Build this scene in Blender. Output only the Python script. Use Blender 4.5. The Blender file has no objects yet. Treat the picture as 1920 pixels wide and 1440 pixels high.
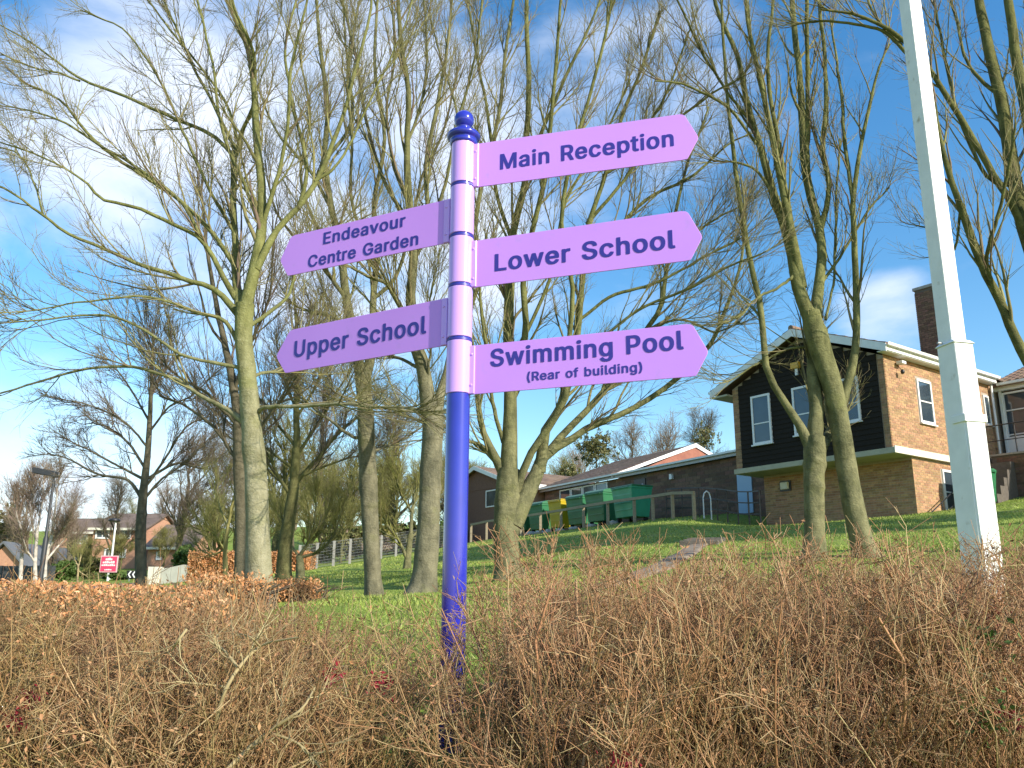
import bpy, math, random
import numpy as np
from mathutils import Matrix, Vector

# ------------------------------------------------------------------ camera, sky, sun, exposure
S = bpy.context.scene
COL = S.collection
PITCH = math.radians(14); ROLL = math.radians(0.3); FPX = 1600.0; EYE = 1.6
fwd = np.array([0, math.cos(PITCH), math.sin(PITCH)])
right0 = np.array([1., 0, 0]); up0 = np.cross(right0, fwd)
right = right0*math.cos(ROLL) + up0*math.sin(ROLL); up = np.cross(right, fwd)

cam = bpy.data.cameras.new("camera"); camo = bpy.data.objects.new("camera", cam); COL.objects.link(camo)
cam.sensor_fit = 'HORIZONTAL'; cam.sensor_width = 36; cam.lens = 36*FPX/1920
cam.clip_start = 0.05; cam.clip_end = 4000
camo.matrix_world = Matrix(((right[0], up[0], -fwd[0], 0), (right[1], up[1], -fwd[1], 0), (right[2], up[2], -fwd[2], EYE), (0, 0, 0, 1)))
S.camera = camo
S.render.resolution_x = 1024; S.render.resolution_y = 768
S.view_settings.view_transform = 'Standard'; S.view_settings.look = 'None'
S.view_settings.exposure = 0.55; S.view_settings.gamma = 1

SUN_AZ = math.radians(319)      # where the sun stands, counted from +X towards +Y
SUN_EL = math.radians(28)
sun = bpy.data.lights.new("sun", 'SUN'); sun.energy = 5.0; sun.angle = math.radians(0.5); sun.color = (1.0, 0.92, 0.78)
suno = bpy.data.objects.new("sun", sun); COL.objects.link(suno)
sd = Vector((math.cos(SUN_EL)*math.cos(SUN_AZ), math.cos(SUN_EL)*math.sin(SUN_AZ), math.sin(SUN_EL)))
suno.rotation_mode = 'QUATERNION'; suno.rotation_quaternion = sd.to_track_quat('Z', 'Y')

def ray(px, py):
    return fwd*FPX + right*(px-960) + up*(720-py)
def at(px, py, Y):
    d = ray(px, py); return np.array([0, 0, EYE]) + d*(Y/d[1])
def proj(p):
    q = np.asarray(p, float) - np.array([0, 0, EYE]); z = q@fwd
    return 960+FPX*(q@right)/z, 720-FPX*(q@up)/z
def onplane(px, py, P, dr):
    d = ray(px, py); n = np.array([-dr[1], dr[0], 0.]); o = np.array([0, 0, EYE])
    return o + d*(((np.asarray(P)-o)@n)/(d@n))

world = bpy.data.worlds.new("World"); S.world = world; world.use_nodes = True
nt = world.node_tree; N = nt.nodes; L = nt.links; N.clear()
def nd(t, **k):
    n = N.new(t)
    for a, b in k.items(): setattr(n, a, b)
    return n
out = nd('ShaderNodeOutputWorld'); bg = nd('ShaderNodeBackground'); bg.inputs[1].default_value = 0.105
sky = nd('ShaderNodeTexSky', sky_type='NISHITA', sun_disc=False); sky.sun_elevation = SUN_EL
sky.sun_rotation = math.radians(90) - SUN_AZ + math.radians(360); sky.air_density = 1.15; sky.dust_density = 0.4; sky.ozone_density = 1.6
hs = nd('ShaderNodeHueSaturation'); hs.inputs['Saturation'].default_value = 1.38; hs.inputs['Value'].default_value = 1.52
tc = nd('ShaderNodeTexCoord'); mp = nd('ShaderNodeMapping'); mp.inputs['Scale'].default_value = (1.0, 1.0, 2.0)
L.new(sky.outputs[0], hs.inputs['Color']); L.new(tc.outputs['Generated'], mp.inputs[0])
n1 = nd('ShaderNodeTexNoise'); n1.inputs['Scale'].default_value = 2.6; n1.inputs['Detail'].default_value = 9; n1.inputs['Roughness'].default_value = 0.55; n1.inputs['Distortion'].default_value = 0.3
L.new(mp.outputs[0], n1.inputs['Vector'])
def mth(op, a, b=None, clamp=False):
    m = nd('ShaderNodeMath', operation=op); m.use_clamp = clamp
    for i, v in enumerate((a, b)):
        if v is None: continue
        if isinstance(v, (int, float)): m.inputs[i].default_value = v
        else: L.new(v, m.inputs[i])
    return m.outputs[0]
cover = mth('SUBTRACT', mth('MULTIPLY', n1.outputs['Fac'], 1.7), .38)
total = None
# cloud banks: direction, half angle in degrees, weight
for px, py, deg, w in ((560, 260, 23, .45), (60, 820, 10, .34), (1690, 625, 5.5, .42), (1890, 540, 7, .28), (1130, 90, 15, .28), (330, 870, 10, .26), (-900, 300, 26, .4), (2900, 0, 24, .35), (700, -1500, 30, .35)):
    d = ray(px, py); d = d/np.linalg.norm(d)
    vm = nd('ShaderNodeVectorMath', operation='DOT_PRODUCT'); L.new(tc.outputs['Generated'], vm.inputs[0]); vm.inputs[1].default_value = tuple(d)
    mr = nd('ShaderNodeMapRange', interpolation_type='SMOOTHSTEP'); L.new(vm.outputs['Value'], mr.inputs[0])
    mr.inputs[1].default_value = math.cos(math.radians(deg)); mr.inputs[2].default_value = math.cos(math.radians(deg*0.25)); mr.inputs[3].default_value = 0; mr.inputs[4].default_value = w
    total = mr.outputs[0] if total is None else mth('MAXIMUM', total, mr.outputs[0])
dens = mth('ADD', cover, total)
mr = nd('ShaderNodeMapRange', interpolation_type='SMOOTHSTEP'); L.new(dens, mr.inputs[0]); mr.inputs[1].default_value = 0.60; mr.inputs[2].default_value = 1.08; mr.inputs[4].default_value = 0.92
mix = nd('ShaderNodeMix', data_type='RGBA'); L.new(mr.outputs[0], mix.inputs['Factor']); L.new(hs.outputs[0], mix.inputs[6]); mix.inputs[7].default_value = (6.9, 7.5, 8.8, 1)
L.new(mix.outputs[2], bg.inputs[0]); L.new(bg.outputs[0], out.inputs[0])

# ------------------------------------------------------------------ helpers
rng = np.random.default_rng(7); random.seed(7)
WM = {}
class MB:
    """collects faces in world coordinates, linked as ONE mesh object"""
    def __init__(s): s.v = []; s.f = []; s.sm = []
    def add(s, vs, fs, smooth=False):
        b = len(s.v); s.v += [tuple(map(float, v)) for v in vs]
        for f in fs: s.f.append(tuple(b+i for i in f)); s.sm.append(smooth)
        return s
    def box(s, o, a, b, c):
        o, a, b, c = (np.asarray(q, float) for q in (o, a, b, c))
        if np.dot(np.cross(a, b), c) < 0: a, b = b, a
        vs = [o, o+a, o+a+b, o+b, o+c, o+a+c, o+a+b+c, o+b+c]
        return s.add(vs, [(0, 3, 2, 1), (4, 5, 6, 7), (0, 1, 5, 4), (1, 2, 6, 5), (2, 3, 7, 6), (3, 0, 4, 7)])
    def bar(s, p, q, w, h=None, n=4, smooth=False):
        h = h or w; p = np.asarray(p, float); q = np.asarray(q, float); t = q-p; t = t/np.linalg.norm(t)
        r = np.array([0, 0, 1.]) if abs(t[2]) < .9 else np.array([1., 0, 0])
        a = np.cross(t, r); a /= np.linalg.norm(a); b = np.cross(a, t)
        vs = []
        for c in (p, q):
            for k in range(n):
                an = 2*math.pi*(k+.5)/n; k_ = 1/math.cos(math.pi/4) if n == 4 else 1
                vs.append(c + a*math.cos(an)*w/2*k_ + b*math.sin(an)*h/2*k_)
        fs = [(k, n+k, n+(k+1) % n, (k+1) % n) for k in range(n)]
        fs += [tuple(range(n)), tuple(range(2*n-1, n-1, -1))]
        return s.add(vs, fs, smooth)
    def lathe(s, c, prof, n=32, axis=None, hard=False):
        if hard:
            for a_, b_ in zip(prof[:-1], prof[1:]): s.lathe(c, [a_, b_], n, axis)
            return s
        c = np.asarray(c, float); b = len(s.v)
        ax = np.array([0, 0, 1.]) if axis is None else np.asarray(axis, float)
        r = np.array([1., 0, 0]) if abs(ax[0]) < .9 else np.array([0, 1., 0])
        e1 = np.cross(ax, r); e1 /= np.linalg.norm(e1); e2 = np.cross(ax, e1)
        vs = [c + e1*r_*math.cos(2*math.pi*k/n) + e2*r_*math.sin(2*math.pi*k/n) + ax*z for r_, z in prof for k in range(n)]
        fs = [(i*n+k, i*n+(k+1) % n, (i+1)*n+(k+1) % n, (i+1)*n+k) for i in range(len(prof)-1) for k in range(n)]
        s.add(vs, fs, True)
        m_ = len(prof)-1
        s.add(vs[:n], [tuple(range(n-1, -1, -1))]); s.add(vs[m_*n:], [tuple(range(n))])
        return s
    def prism(s, poly, d):
        """poly: points of a planar outline, d: thickness vector"""
        n = len(poly); poly = [np.asarray(p, float) for p in poly]; d = np.asarray(d, float)
        vs = poly + [p+d for p in poly]
        fs = [tuple(range(n-1, -1, -1)), tuple(range(n, 2*n))] + [(k, (k+1) % n, n+(k+1) % n, n+k) for k in range(n)]
        return s.add(vs, fs)
    def build(s, name, mat, parent=None, bevel=0):
        me = bpy.data.meshes.new(name)
        M = WM.get(parent.name) if parent else None
        if M is not None:
            I = np.array(M.inverted()); V = np.c_[np.array(s.v), np.ones(len(s.v))] @ I.T; vs = V[:, :3].tolist()
        else: vs = s.v
        me.from_pydata(vs, [], s.f); me.update()
        me.polygons.foreach_set('use_smooth', s.sm)
        import bmesh
        bm = bmesh.new(); bm.from_mesh(me); bmesh.ops.recalc_face_normals(bm, faces=bm.faces)
        if bevel: bmesh.ops.bevel(bm, geom=list(bm.edges), offset=bevel, segments=1, affect='EDGES')
        bm.to_mesh(me); bm.free()
        return link(name, me, mat, parent)
def link(name, me, mat, parent=None):
    if mat is not None: me.materials.append(mat)
    o = bpy.data.objects.new(name, me); COL.objects.link(o)
    if parent: o.parent = parent; WM[o.name] = WM[parent.name]
    else: WM[o.name] = Matrix.Identity(4)
    return o
def tag(o, label=None, cat=None, group=None, kind=None):
    if label: o['label'] = label
    if cat: o['category'] = cat
    if group: o['group'] = group
    if kind: o['kind'] = kind
    return o
def thing(name, label, cat, loc=(0, 0, 0), rz=0, group=None):
    o = bpy.data.objects.new(name, None); COL.objects.link(o); o.empty_display_size = .2
    o.location = tuple(map(float, loc)); o.rotation_euler = (0, 0, rz)
    WM[o.name] = Matrix.Translation(o.location) @ Matrix.Rotation(rz, 4, 'Z')
    return tag(o, label, cat, group)
def kids(o): return [c for c in bpy.data.objects if c.parent == o]
def copy_tree(o, parent=None):
    c = o.copy(); COL.objects.link(c); c.parent = parent
    for ch in kids(o): copy_tree(ch, c)
    return c
def arrays_mesh(name, V, F, mat, parent=None, smooth=True, uniq=True):
    """fast mesh from numpy: V (n,3) world, F (m,k)"""
    me = bpy.data.meshes.new(name); m, k = F.shape
    if parent is not None:
        I = np.array(WM[parent.name].inverted()); V = (np.c_[V, np.ones(len(V))] @ I.T)[:, :3]
    me.vertices.add(len(V)); me.vertices.foreach_set('co', V.astype(np.float32).ravel())
    me.loops.add(m*k); me.loops.foreach_set('vertex_index', F.astype(np.int32).ravel())
    me.polygons.add(m); me.polygons.foreach_set('loop_start', np.arange(0, m*k, k, dtype=np.int32))
    try: me.polygons.foreach_set('loop_total', np.full(m, k, dtype=np.int32))
    except Exception: pass
    me.polygons.foreach_set('use_smooth', np.full(m, smooth))
    me.update(calc_edges=True)
    return link(name, me, mat, parent)

# materials
def mat(name, c1, c2=None, scale=4, rough=.8, bump=0, bscale=None, island=0, metal=0, spec=.5, detail=6, coat=0, c3=None, s3=1.0, stretch=(1, 1, 1), f3=.5):
    m = bpy.data.materials.new(name); m.use_nodes = True; t = m.node_tree; b = t.nodes['Principled BSDF']
    b.inputs['Roughness'].default_value = rough; b.inputs['Metallic'].default_value = metal
    b.inputs['Specular IOR Level'].default_value = spec; b.inputs['Coat Weight'].default_value = coat
    tcn = t.nodes.new('ShaderNodeTexCoord'); mpn = t.nodes.new('ShaderNodeMapping'); mpn.inputs['Scale'].default_value = stretch
    t.links.new(tcn.outputs['Object'], mpn.inputs[0]); vec = mpn.outputs[0]
    c1 = (*c1, 1); col = None
    if c2 is not None:
        nz = t.nodes.new('ShaderNodeTexNoise'); nz.inputs['Scale'].default_value = scale; nz.inputs['Detail'].default_value = detail
        t.links.new(vec, nz.inputs['Vector'])
        rp = t.nodes.new('ShaderNodeMapRange'); rp.inputs[1].default_value = .35; rp.inputs[2].default_value = .65; t.links.new(nz.outputs['Fac'], rp.inputs[0])
        mx = t.nodes.new('ShaderNodeMix'); mx.data_type = 'RGBA'; mx.inputs[6].default_value = c1; mx.inputs[7].default_value = (*c2, 1)
        t.links.new(rp.outputs[0], mx.inputs['Factor']); col = mx.outputs[2]
    if c3 is not None:
        nz = t.nodes.new('ShaderNodeTexNoise'); nz.inputs['Scale'].default_value = s3; nz.inputs['Detail'].default_value = 4
        t.links.new(tcn.outputs['Object'], nz.inputs['Vector'])
        rp = t.nodes.new('ShaderNodeMapRange'); rp.inputs[1].default_value = f3; rp.inputs[2].default_value = f3+.15; t.links.new(nz.outputs['Fac'], rp.inputs[0])
        mx = t.nodes.new('ShaderNodeMix'); mx.data_type = 'RGBA'; mx.inputs[7].default_value = (*c3, 1)
        if col is not None: t.links.new(col, mx.inputs[6])
        else: mx.inputs[6].default_value = c1
        t.links.new(rp.outputs[0], mx.inputs['Factor']); col = mx.outputs[2]
    if island:
        g = t.nodes.new('ShaderNodeNewGeometry'); h = t.nodes.new('ShaderNodeHueSaturation')
        mv = t.nodes.new('ShaderNodeMapRange'); mv.inputs[3].default_value = 1-island; mv.inputs[4].default_value = 1+island; t.links.new(g.outputs['Random Per Island'], mv.inputs[0])
        t.links.new(mv.outputs[0], h.inputs['Value'])
        wn = t.nodes.new('ShaderNodeTexWhiteNoise'); wn.noise_dimensions = '1D'; t.links.new(g.outputs['Random Per Island'], wn.inputs['W'])
        mh = t.nodes.new('ShaderNodeMapRange'); mh.inputs[3].default_value = .5-.03*island*2; mh.inputs[4].default_value = .5+.03*island*2; t.links.new(wn.outputs['Value'], mh.inputs[0])
        t.links.new(mh.outputs[0], h.inputs['Hue'])
        if col is not None: t.links.new(col, h.inputs['Color'])
        else: h.inputs['Color'].default_value = c1
        col = h.outputs[0]
    if col is not None: t.links.new(col, b.inputs['Base Color'])
    else: b.inputs['Base Color'].default_value = c1
    if bump:
        nz = t.nodes.new('ShaderNodeTexNoise'); nz.inputs['Scale'].default_value = bscale or scale*3; nz.inputs['Detail'].default_value = 5; t.links.new(vec, nz.inputs['Vector'])
        bp = t.nodes.new('ShaderNodeBump'); bp.inputs['Strength'].default_value = bump; bp.inputs['Distance'].default_value = .02
        t.links.new(nz.outputs['Fac'], bp.inputs['Height']); t.links.new(bp.outputs[0], b.inputs['Normal'])
    return m
def ramp_island(name, cols, rough=.85, tint=None):
    """each separate twig or leaf takes one of several colours"""
    m = bpy.data.materials.new(name); m.use_nodes = True; t = m.node_tree; b = t.nodes['Principled BSDF']
    b.inputs['Roughness'].default_value = rough; b.inputs['Specular IOR Level'].default_value = .25
    g = t.nodes.new('ShaderNodeNewGeometry'); r = t.nodes.new('ShaderNodeValToRGB'); r.color_ramp.interpolation = 'LINEAR'
    el = r.color_ramp.elements
    for i, c in enumerate(cols):
        p = i/(len(cols)-1)
        e = el[0] if i == 0 else (el[len(el)-1] if i == len(cols)-1 else el.new(p))
        e.position = p; e.color = (*c, 1)
    t.links.new(g.outputs['Random Per Island'], r.inputs[0])
    # slow drift of tone over the plant
    tcn = t.nodes.new('ShaderNodeTexCoord'); nz = t.nodes.new('ShaderNodeTexNoise'); nz.inputs['Scale'].default_value = 1.6; nz.inputs['Detail'].default_value = 3
    t.links.new(tcn.outputs['Object'], nz.inputs['Vector'])
    mv = t.nodes.new('ShaderNodeMapRange'); mv.inputs[1].default_value = .3; mv.inputs[2].default_value = .7; mv.inputs[3].default_value = .8; mv.inputs[4].default_value = 1.2; t.links.new(nz.outputs['Fac'], mv.inputs[0])
    h = t.nodes.new('ShaderNodeHueSaturation'); t.links.new(r.outputs[0], h.inputs['Color']); t.links.new(mv.outputs[0], h.inputs['Value'])
    res = h.outputs[0]
    if tint:      # patches of another growth
        n2 = t.nodes.new('ShaderNodeTexNoise'); n2.inputs['Scale'].default_value = 2.4; n2.inputs['Detail'].default_value = 6; t.links.new(tcn.outputs['Object'], n2.inputs['Vector'])
        m2 = t.nodes.new('ShaderNodeMapRange'); m2.inputs[1].default_value = .45; m2.inputs[2].default_value = .68; m2.inputs[4].default_value = .75; t.links.new(n2.outputs['Fac'], m2.inputs[0])
        x = t.nodes.new('ShaderNodeMix'); x.data_type = 'RGBA'; x.blend_type = 'MULTIPLY'; t.links.new(m2.outputs[0], x.inputs['Factor']); t.links.new(res, x.inputs[6]); x.inputs[7].default_value = (*tint, 1); res = x.outputs[2]
    t.links.new(res, b.inputs['Base Color'])
    return m

def bark(name, lo1, lo2, hi1, hi2, z0, z1):
    """bark that drifts from one pair of tones near the ground to another higher up, with lichen spots and cross wrinkles"""
    m = bpy.data.materials.new(name); m.use_nodes = True; t = m.node_tree; b = t.nodes['Principled BSDF']; b.inputs['Roughness'].default_value = .95; b.inputs['Specular IOR Level'].default_value = .2
    tcn = t.nodes.new('ShaderNodeTexCoord')
    def mp(sc):
        n = t.nodes.new('ShaderNodeMapping'); n.inputs['Scale'].default_value = sc; t.links.new(tcn.outputs['Object'], n.inputs[0]); return n.outputs[0]
    def nz(v, s, d=6): n = t.nodes.new('ShaderNodeTexNoise'); n.inputs['Scale'].default_value = s; n.inputs['Detail'].default_value = d; n.inputs['Roughness'].default_value = .65; t.links.new(v, n.inputs['Vector']); return n.outputs['Fac']
    def mr(v, a, bb, c=0, d=1):
        n = t.nodes.new('ShaderNodeMapRange'); n.inputs[1].default_value = a; n.inputs[2].default_value = bb; n.inputs[3].default_value = c; n.inputs[4].default_value = d; t.links.new(v, n.inputs[0]); return n.outputs[0]
    def mx(f, a, bb):
        n = t.nodes.new('ShaderNodeMix'); n.data_type = 'RGBA'; t.links.new(f, n.inputs['Factor'])
        for i, c in ((6, a), (7, bb)):
            if isinstance(c, tuple): n.inputs[i].default_value = (*c, 1)
            else: t.links.new(c, n.inputs[i])
        return n.outputs[2]
    sx = t.nodes.new('ShaderNodeSeparateXYZ'); t.links.new(tcn.outputs['Object'], sx.inputs[0])
    blot = nz(mp((1, 1, .45)), 7); fine = nz(mp((1, 1, 1)), 34, 4); wr = nz(mp((1, 1, 3.5)), 3.0, 6)
    lo = mx(mr(blot, .38, .62), lo1, lo2); hi = mx(mr(blot, .38, .62), hi1, hi2)
    c = mx(mr(sx.outputs['Z'], z0, z1), lo, hi)
    dk = tuple(x*.45 for x in lo2); lt = tuple(min(1, x*1.35+.03) for x in lo1)
    c = mx(mr(wr, .56, .74, 0, .7), c, dk); c = mx(mr(fine, .60, .72, 0, .45), c, lt); c = mx(mr(nz(mp((1, 1, 1)), 2.3, 3), .55, .7, 0, .55), c, hi1)
    t.links.new(c, b.inputs['Base Color'])
    ad = t.nodes.new('ShaderNodeMath'); ad.operation = 'ADD'; t.links.new(wr, ad.inputs[0]); t.links.new(fine, ad.inputs[1])
    bp = t.nodes.new('ShaderNodeBump'); bp.inputs['Strength'].default_value = .6; bp.inputs['Distance'].default_value = .03; t.links.new(ad.outputs[0], bp.inputs['Height']); t.links.new(bp.outputs[0], b.inputs['Normal'])
    return m

M = dict(
 purple=mat('lilac_paint', (.575, .275, .87), (.55, .26, .84), 2.2, .42, spec=.4, c3=(.50, .27, .78), s3=14, f3=.64),
 sleeve=mat('lilac_gloss', (.60, .34, .90), rough=.16, coat=.6),
 blue=mat('blue_gloss', (.026, .032, .40), (.022, .028, .35), 8, .18, coat=.5),
 ink=mat('blue_lettering', (.035, .03, .28), rough=.4),
 white=mat('white_paint', (.78, .79, .78), (.70, .71, .70), 5, .45, bump=.05),
 postwhite=mat('post_white_paint', (.80, .81, .80), (.72, .73, .72), 6, .4, c3=(.42, .38, .30), s3=9, f3=.66, bump=.08),
 upvc=mat('window_white', (.75, .75, .74), rough=.35),
 cream=mat('cream_fascia', (.70, .67, .56), (.62, .59, .48), 6, .5),
 soffit=mat('soffit_board', (.42, .40, .28), (.36, .34, .24), 4, .6),
 glass=mat('window_glass', (.03, .045, .06), (.05, .07, .09), 1.5, .05, spec=.8),
 black=mat('black_stained_board', (.016, .013, .010), (.026, .021, .016), 9, .85, spec=.2, bump=.2, stretch=(1, 1, 14)),
 blackmetal=mat('black_metal', (.02, .02, .022), rough=.4),
 brick=mat('brick_buff', (.39, .235, .125), (.31, .175, .09), 14, .9, island=.24, bump=.3),
 mortar=mat('mortar', (.40, .33, .26), (.34, .28, .22), 20, .95),
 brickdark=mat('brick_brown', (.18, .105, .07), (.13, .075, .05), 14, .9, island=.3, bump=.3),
 mortardark=mat('mortar_dark', (.13, .11, .095), (.10, .085, .07), 12, .95, bump=.2),
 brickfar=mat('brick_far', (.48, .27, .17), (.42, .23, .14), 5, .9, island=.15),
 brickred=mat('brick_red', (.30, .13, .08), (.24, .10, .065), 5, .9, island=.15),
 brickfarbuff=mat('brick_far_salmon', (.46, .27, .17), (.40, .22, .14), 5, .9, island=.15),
 tile=mat('roof_tile_brown', (.20, .135, .095), (.15, .10, .07), 3, .85, island=.2, bump=.2),
 tilefar=mat('roof_tile_far', (.17, .125, .095), (.13, .095, .075), 1, .9, island=.15),
 slate=mat('roof_slate', (.13, .14, .155), (.10, .11, .12), 1, .7, island=.12),
 asphalt=mat('asphalt', (.055, .055, .058), (.07, .07, .07), 30, .9),
 path=mat('path_gravel', (.21, .165, .12), (.27, .215, .155), 25, .95, bump=.4, c3=(.15, .11, .09), s3=1.5),
 concrete=mat('concrete', (.34, .33, .30), (.27, .26, .24), 8, .9, bump=.2),
 timber=mat('weathered_timber', (.33, .28, .19), (.26, .21, .14), 6, .85, bump=.3, stretch=(1, 1, 4)),
 sleeper=mat('grey_sleeper', (.17, .15, .13), (.11, .095, .08), 10, .95, bump=.5),
 bingreen=mat('bin_green', (.028, .17, .07), (.024, .14, .06), 3, .4, c3=(.06, .13, .07), s3=5, f3=.6),
 binbright=mat('bin_emerald', (.04, .32, .18), (.035, .27, .15), 3, .35),
 binyellow=mat('bin_yellow', (.50, .36, .01), (.42, .31, .01), 3, .4),
 rubber=mat('rubber', (.02, .02, .02), rough=.8),
 galv=mat('galvanised_steel', (.32, .34, .35), (.26, .27, .28), 10, .45, metal=.4),
 lampcol=mat('lamp_column_grey', (.03, .032, .035), rough=.5),
 pinksign=mat('pink_red_sign', (.62, .05, .14), (.56, .05, .12), 3, .4),
 pinkborder=mat('pale_pink_edge', (.75, .45, .48), rough=.4),
 render_=mat('pale_render', (.42, .42, .36), (.36, .36, .31), 3, .8),
 paleblue=mat('pale_blue_paint', (.30, .45, .62), rough=.5),
 fencedark=mat('dark_fence_board', (.045, .05, .055), (.07, .075, .08), 4, .9, island=.2),
 stone=mat('pale_stone', (.52, .50, .44), (.40, .38, .33), 4, .9, island=.2),
 yellowsign=mat('yellow_plastic', (.62, .33, .02), rough=.4),
 bark_pale=bark('bark_grey_lichen', (.32, .30, .20), (.20, .19, .11), (.20, .205, .075), (.105, .11, .036), 1.6, 3.6),
 bark_green=bark('bark_green_algae', (.20, .19, .10), (.10, .10, .052), (.185, .19, .07), (.085, .09, .03), 1.5, 5.0),
 bark_grey=bark('bark_grey_green', (.20, .185, .12), (.105, .10, .065), (.18, .18, .08), (.085, .085, .035), 2.5, 6.0),
 bark_olive=bark('bark_olive', (.15, .145, .06), (.085, .08, .035), (.155, .155, .055), (.08, .08, .028), 1.0, 5.0),
 bark_dark=bark('bark_dark', (.15, .135, .09), (.085, .075, .05), (.14, .12, .08), (.08, .07, .045), 1.0, 6.0),
 bark_birch=mat('bark_birch', (.55, .52, .46), (.30, .26, .22), 3, .8),
 twig_olive=ramp_island('twig_olive', [(0.114, 0.112, 0.039), (0.218, 0.209, 0.084), (0.162, 0.140, 0.067), (0.257, 0.242, 0.112), (0.142, 0.102, 0.073), (0.190, 0.177, 0.067)]),
 twig_dark=ramp_island('twig_dark', [(.09, .075, .05), (.15, .13, .08), (.13, .095, .08), (.18, .15, .09)]),
 twig_mauve=ramp_island('twig_mauve', [(.19, .13, .115), (.25, .18, .14), (.18, .15, .09), (.29, .23, .17)]),
 twig_moss=ramp_island('twig_moss', [(.17, .175, .045), (.26, .26, .075), (.22, .19, .08), (.14, .14, .045)]),
 hedge_twig=ramp_island('hedge_twig', [(0.224, 0.117, 0.057), (0.392, 0.234, 0.121), (0.302, 0.164, 0.081), (0.426, 0.304, 0.161), (0.269, 0.193, 0.086), (0.146, 0.076, 0.040), (0.470, 0.351, 0.196), (0.336, 0.181, 0.092), (0.112, 0.064, 0.034)], tint=(.80, .86, .58)),
 hedge_red=ramp_island('hedge_twig_red', [(0.292, 0.133, 0.067), (0.454, 0.255, 0.140), (0.367, 0.180, 0.095), (0.454, 0.313, 0.179), (0.184, 0.087, 0.045), (0.475, 0.360, 0.202), (0.248, 0.168, 0.078), (0.389, 0.209, 0.112), (0.119, 0.058, 0.034)], tint=(.70, .72, .52)),
 straw=ramp_island('straw_twig', [(.38, .31, .16), (.48, .41, .22), (.30, .23, .12), (.22, .17, .09)]),
 leaf_brown=ramp_island('leaf_dry_brown', [(.24, .115, .055), (.38, .20, .10), (.30, .15, .07), (.42, .26, .14), (.16, .13, .055), (.15, .075, .04)], .6),
 leaf_orange=ramp_island('leaf_beech_orange', [(.42, .18, .07), (.55, .27, .11), (.48, .21, .085), (.60, .36, .19), (.28, .12, .055)], .5),
 leaf_green=ramp_island('leaf_green', [(.05, .10, .02), (.09, .15, .035), (.07, .11, .03), (.12, .18, .05)], .55),
 leaf_ivy=ramp_island('leaf_ivy', [(.07, .085, .025), (.14, .15, .05), (.19, .18, .08), (.10, .105, .04), (.16, .12, .07)], .6),
 leaf_red=ramp_island('leaf_dark_red', [(.16, .012, .02), (.26, .02, .035), (.10, .01, .015)], .5),
 blades=ramp_island('grass_blades', [(0.202, 0.279, 0.050), (0.280, 0.353, 0.065), (0.235, 0.302, 0.055), (0.347, 0.376, 0.110), (0.168, 0.228, 0.045), (0.403, 0.388, 0.160)], .7),
)
# lawn
def lawn_mat():
    m = bpy.data.materials.new('lawn'); m.use_nodes = True; t = m.node_tree; b = t.nodes['Principled BSDF']; b.inputs['Roughness'].default_value = .95; b.inputs['Specular IOR Level'].default_value = .15
    tcn = t.nodes.new('ShaderNodeTexCoord')
    def nz(s, d=5):
        n = t.nodes.new('ShaderNodeTexNoise'); n.inputs['Scale'].default_value = s; n.inputs['Detail'].default_value = d; t.links.new(tcn.outputs['Object'], n.inputs['Vector']); return n.outputs['Fac']
    def mr(v, a, bb, c=0, d=1):
        n = t.nodes.new('ShaderNodeMapRange'); n.inputs[1].default_value = a; n.inputs[2].default_value = bb; n.inputs[3].default_value = c; n.inputs[4].default_value = d; t.links.new(v, n.inputs[0]); return n.outputs[0]
    def mx(f, a, bb):
        n = t.nodes.new('ShaderNodeMix'); n.data_type = 'RGBA'; t.links.new(f, n.inputs['Factor'])
        for i, c in ((6, a), (7, bb)):
            if isinstance(c, tuple): n.inputs[i].default_value = (*c, 1)
            else: t.links.new(c, n.inputs[i])
        return n.outputs[2]
    c = mx(mr(nz(.5), .4, .62), (.22, .30, .052), (.27, .325, .068))
    c = mx(mr(nz(6, 8), .35, .65), c, (.165, .235, .038))
    c = mx(mr(nz(1.7, 7), .58, .72), c, (.25, .24, .09))
    c = mx(mr(nz(28, 4), .55, .7), c, (.07, .115, .018))
    t.links.new(c, b.inputs['Base Color'])
    bp = t.nodes.new('ShaderNodeBump'); bp.inputs['Strength'].default_value = .8; bp.inputs['Distance'].default_value = .04; t.links.new(nz(18, 8), bp.inputs['Height']); t.links.new(bp.outputs[0], b.inputs['Normal'])
    return m
M['lawn'] = lawn_mat()

# ------------------------------------------------------------------ terrain
CP = [(0, -6, 0), (-8, -6, -.2), (8, -6, .1), (0, 0, .05), (-6, 0, 0), (6, 0, .2), (0, 2.2, .45), (-4, 2.2, .45), (4, 2.2, .6),
      (-.27, 4, .96), (-5, 4, .85), (5, 4, 1.15), (3.49, 6.5, 1.5), (-7, 9, 1.3)]
for px, py, Y in ((487, 1145, 9.5), (695, 1124, 14), (795, 1113, 12.5), (955, 1088, 14), (1527, 1047, 13), (1625, 1053, 12.5), (1220, 1077, 12.5), (1315, 1022, 19),
                  (1300, 968, 29), (1190, 978, 33), (985, 1002, 42), (885, 1016, 42), (650, 1058, 40), (600, 1068, 38), (740, 1045, 42), (72, 1098, 45), (265, 1112, 24),
                  (450, 1133, 13), (535, 1108, 19), (762, 1066, 24), (320, 1094, 38), (160, 1107, 40), (200, 1085, 60), (30, 1100, 45), (1850, 1010, 15), (1000, 1045, 25), (1100, 1030, 22)):
    CP.append(tuple(at(px, py, Y)))
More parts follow.
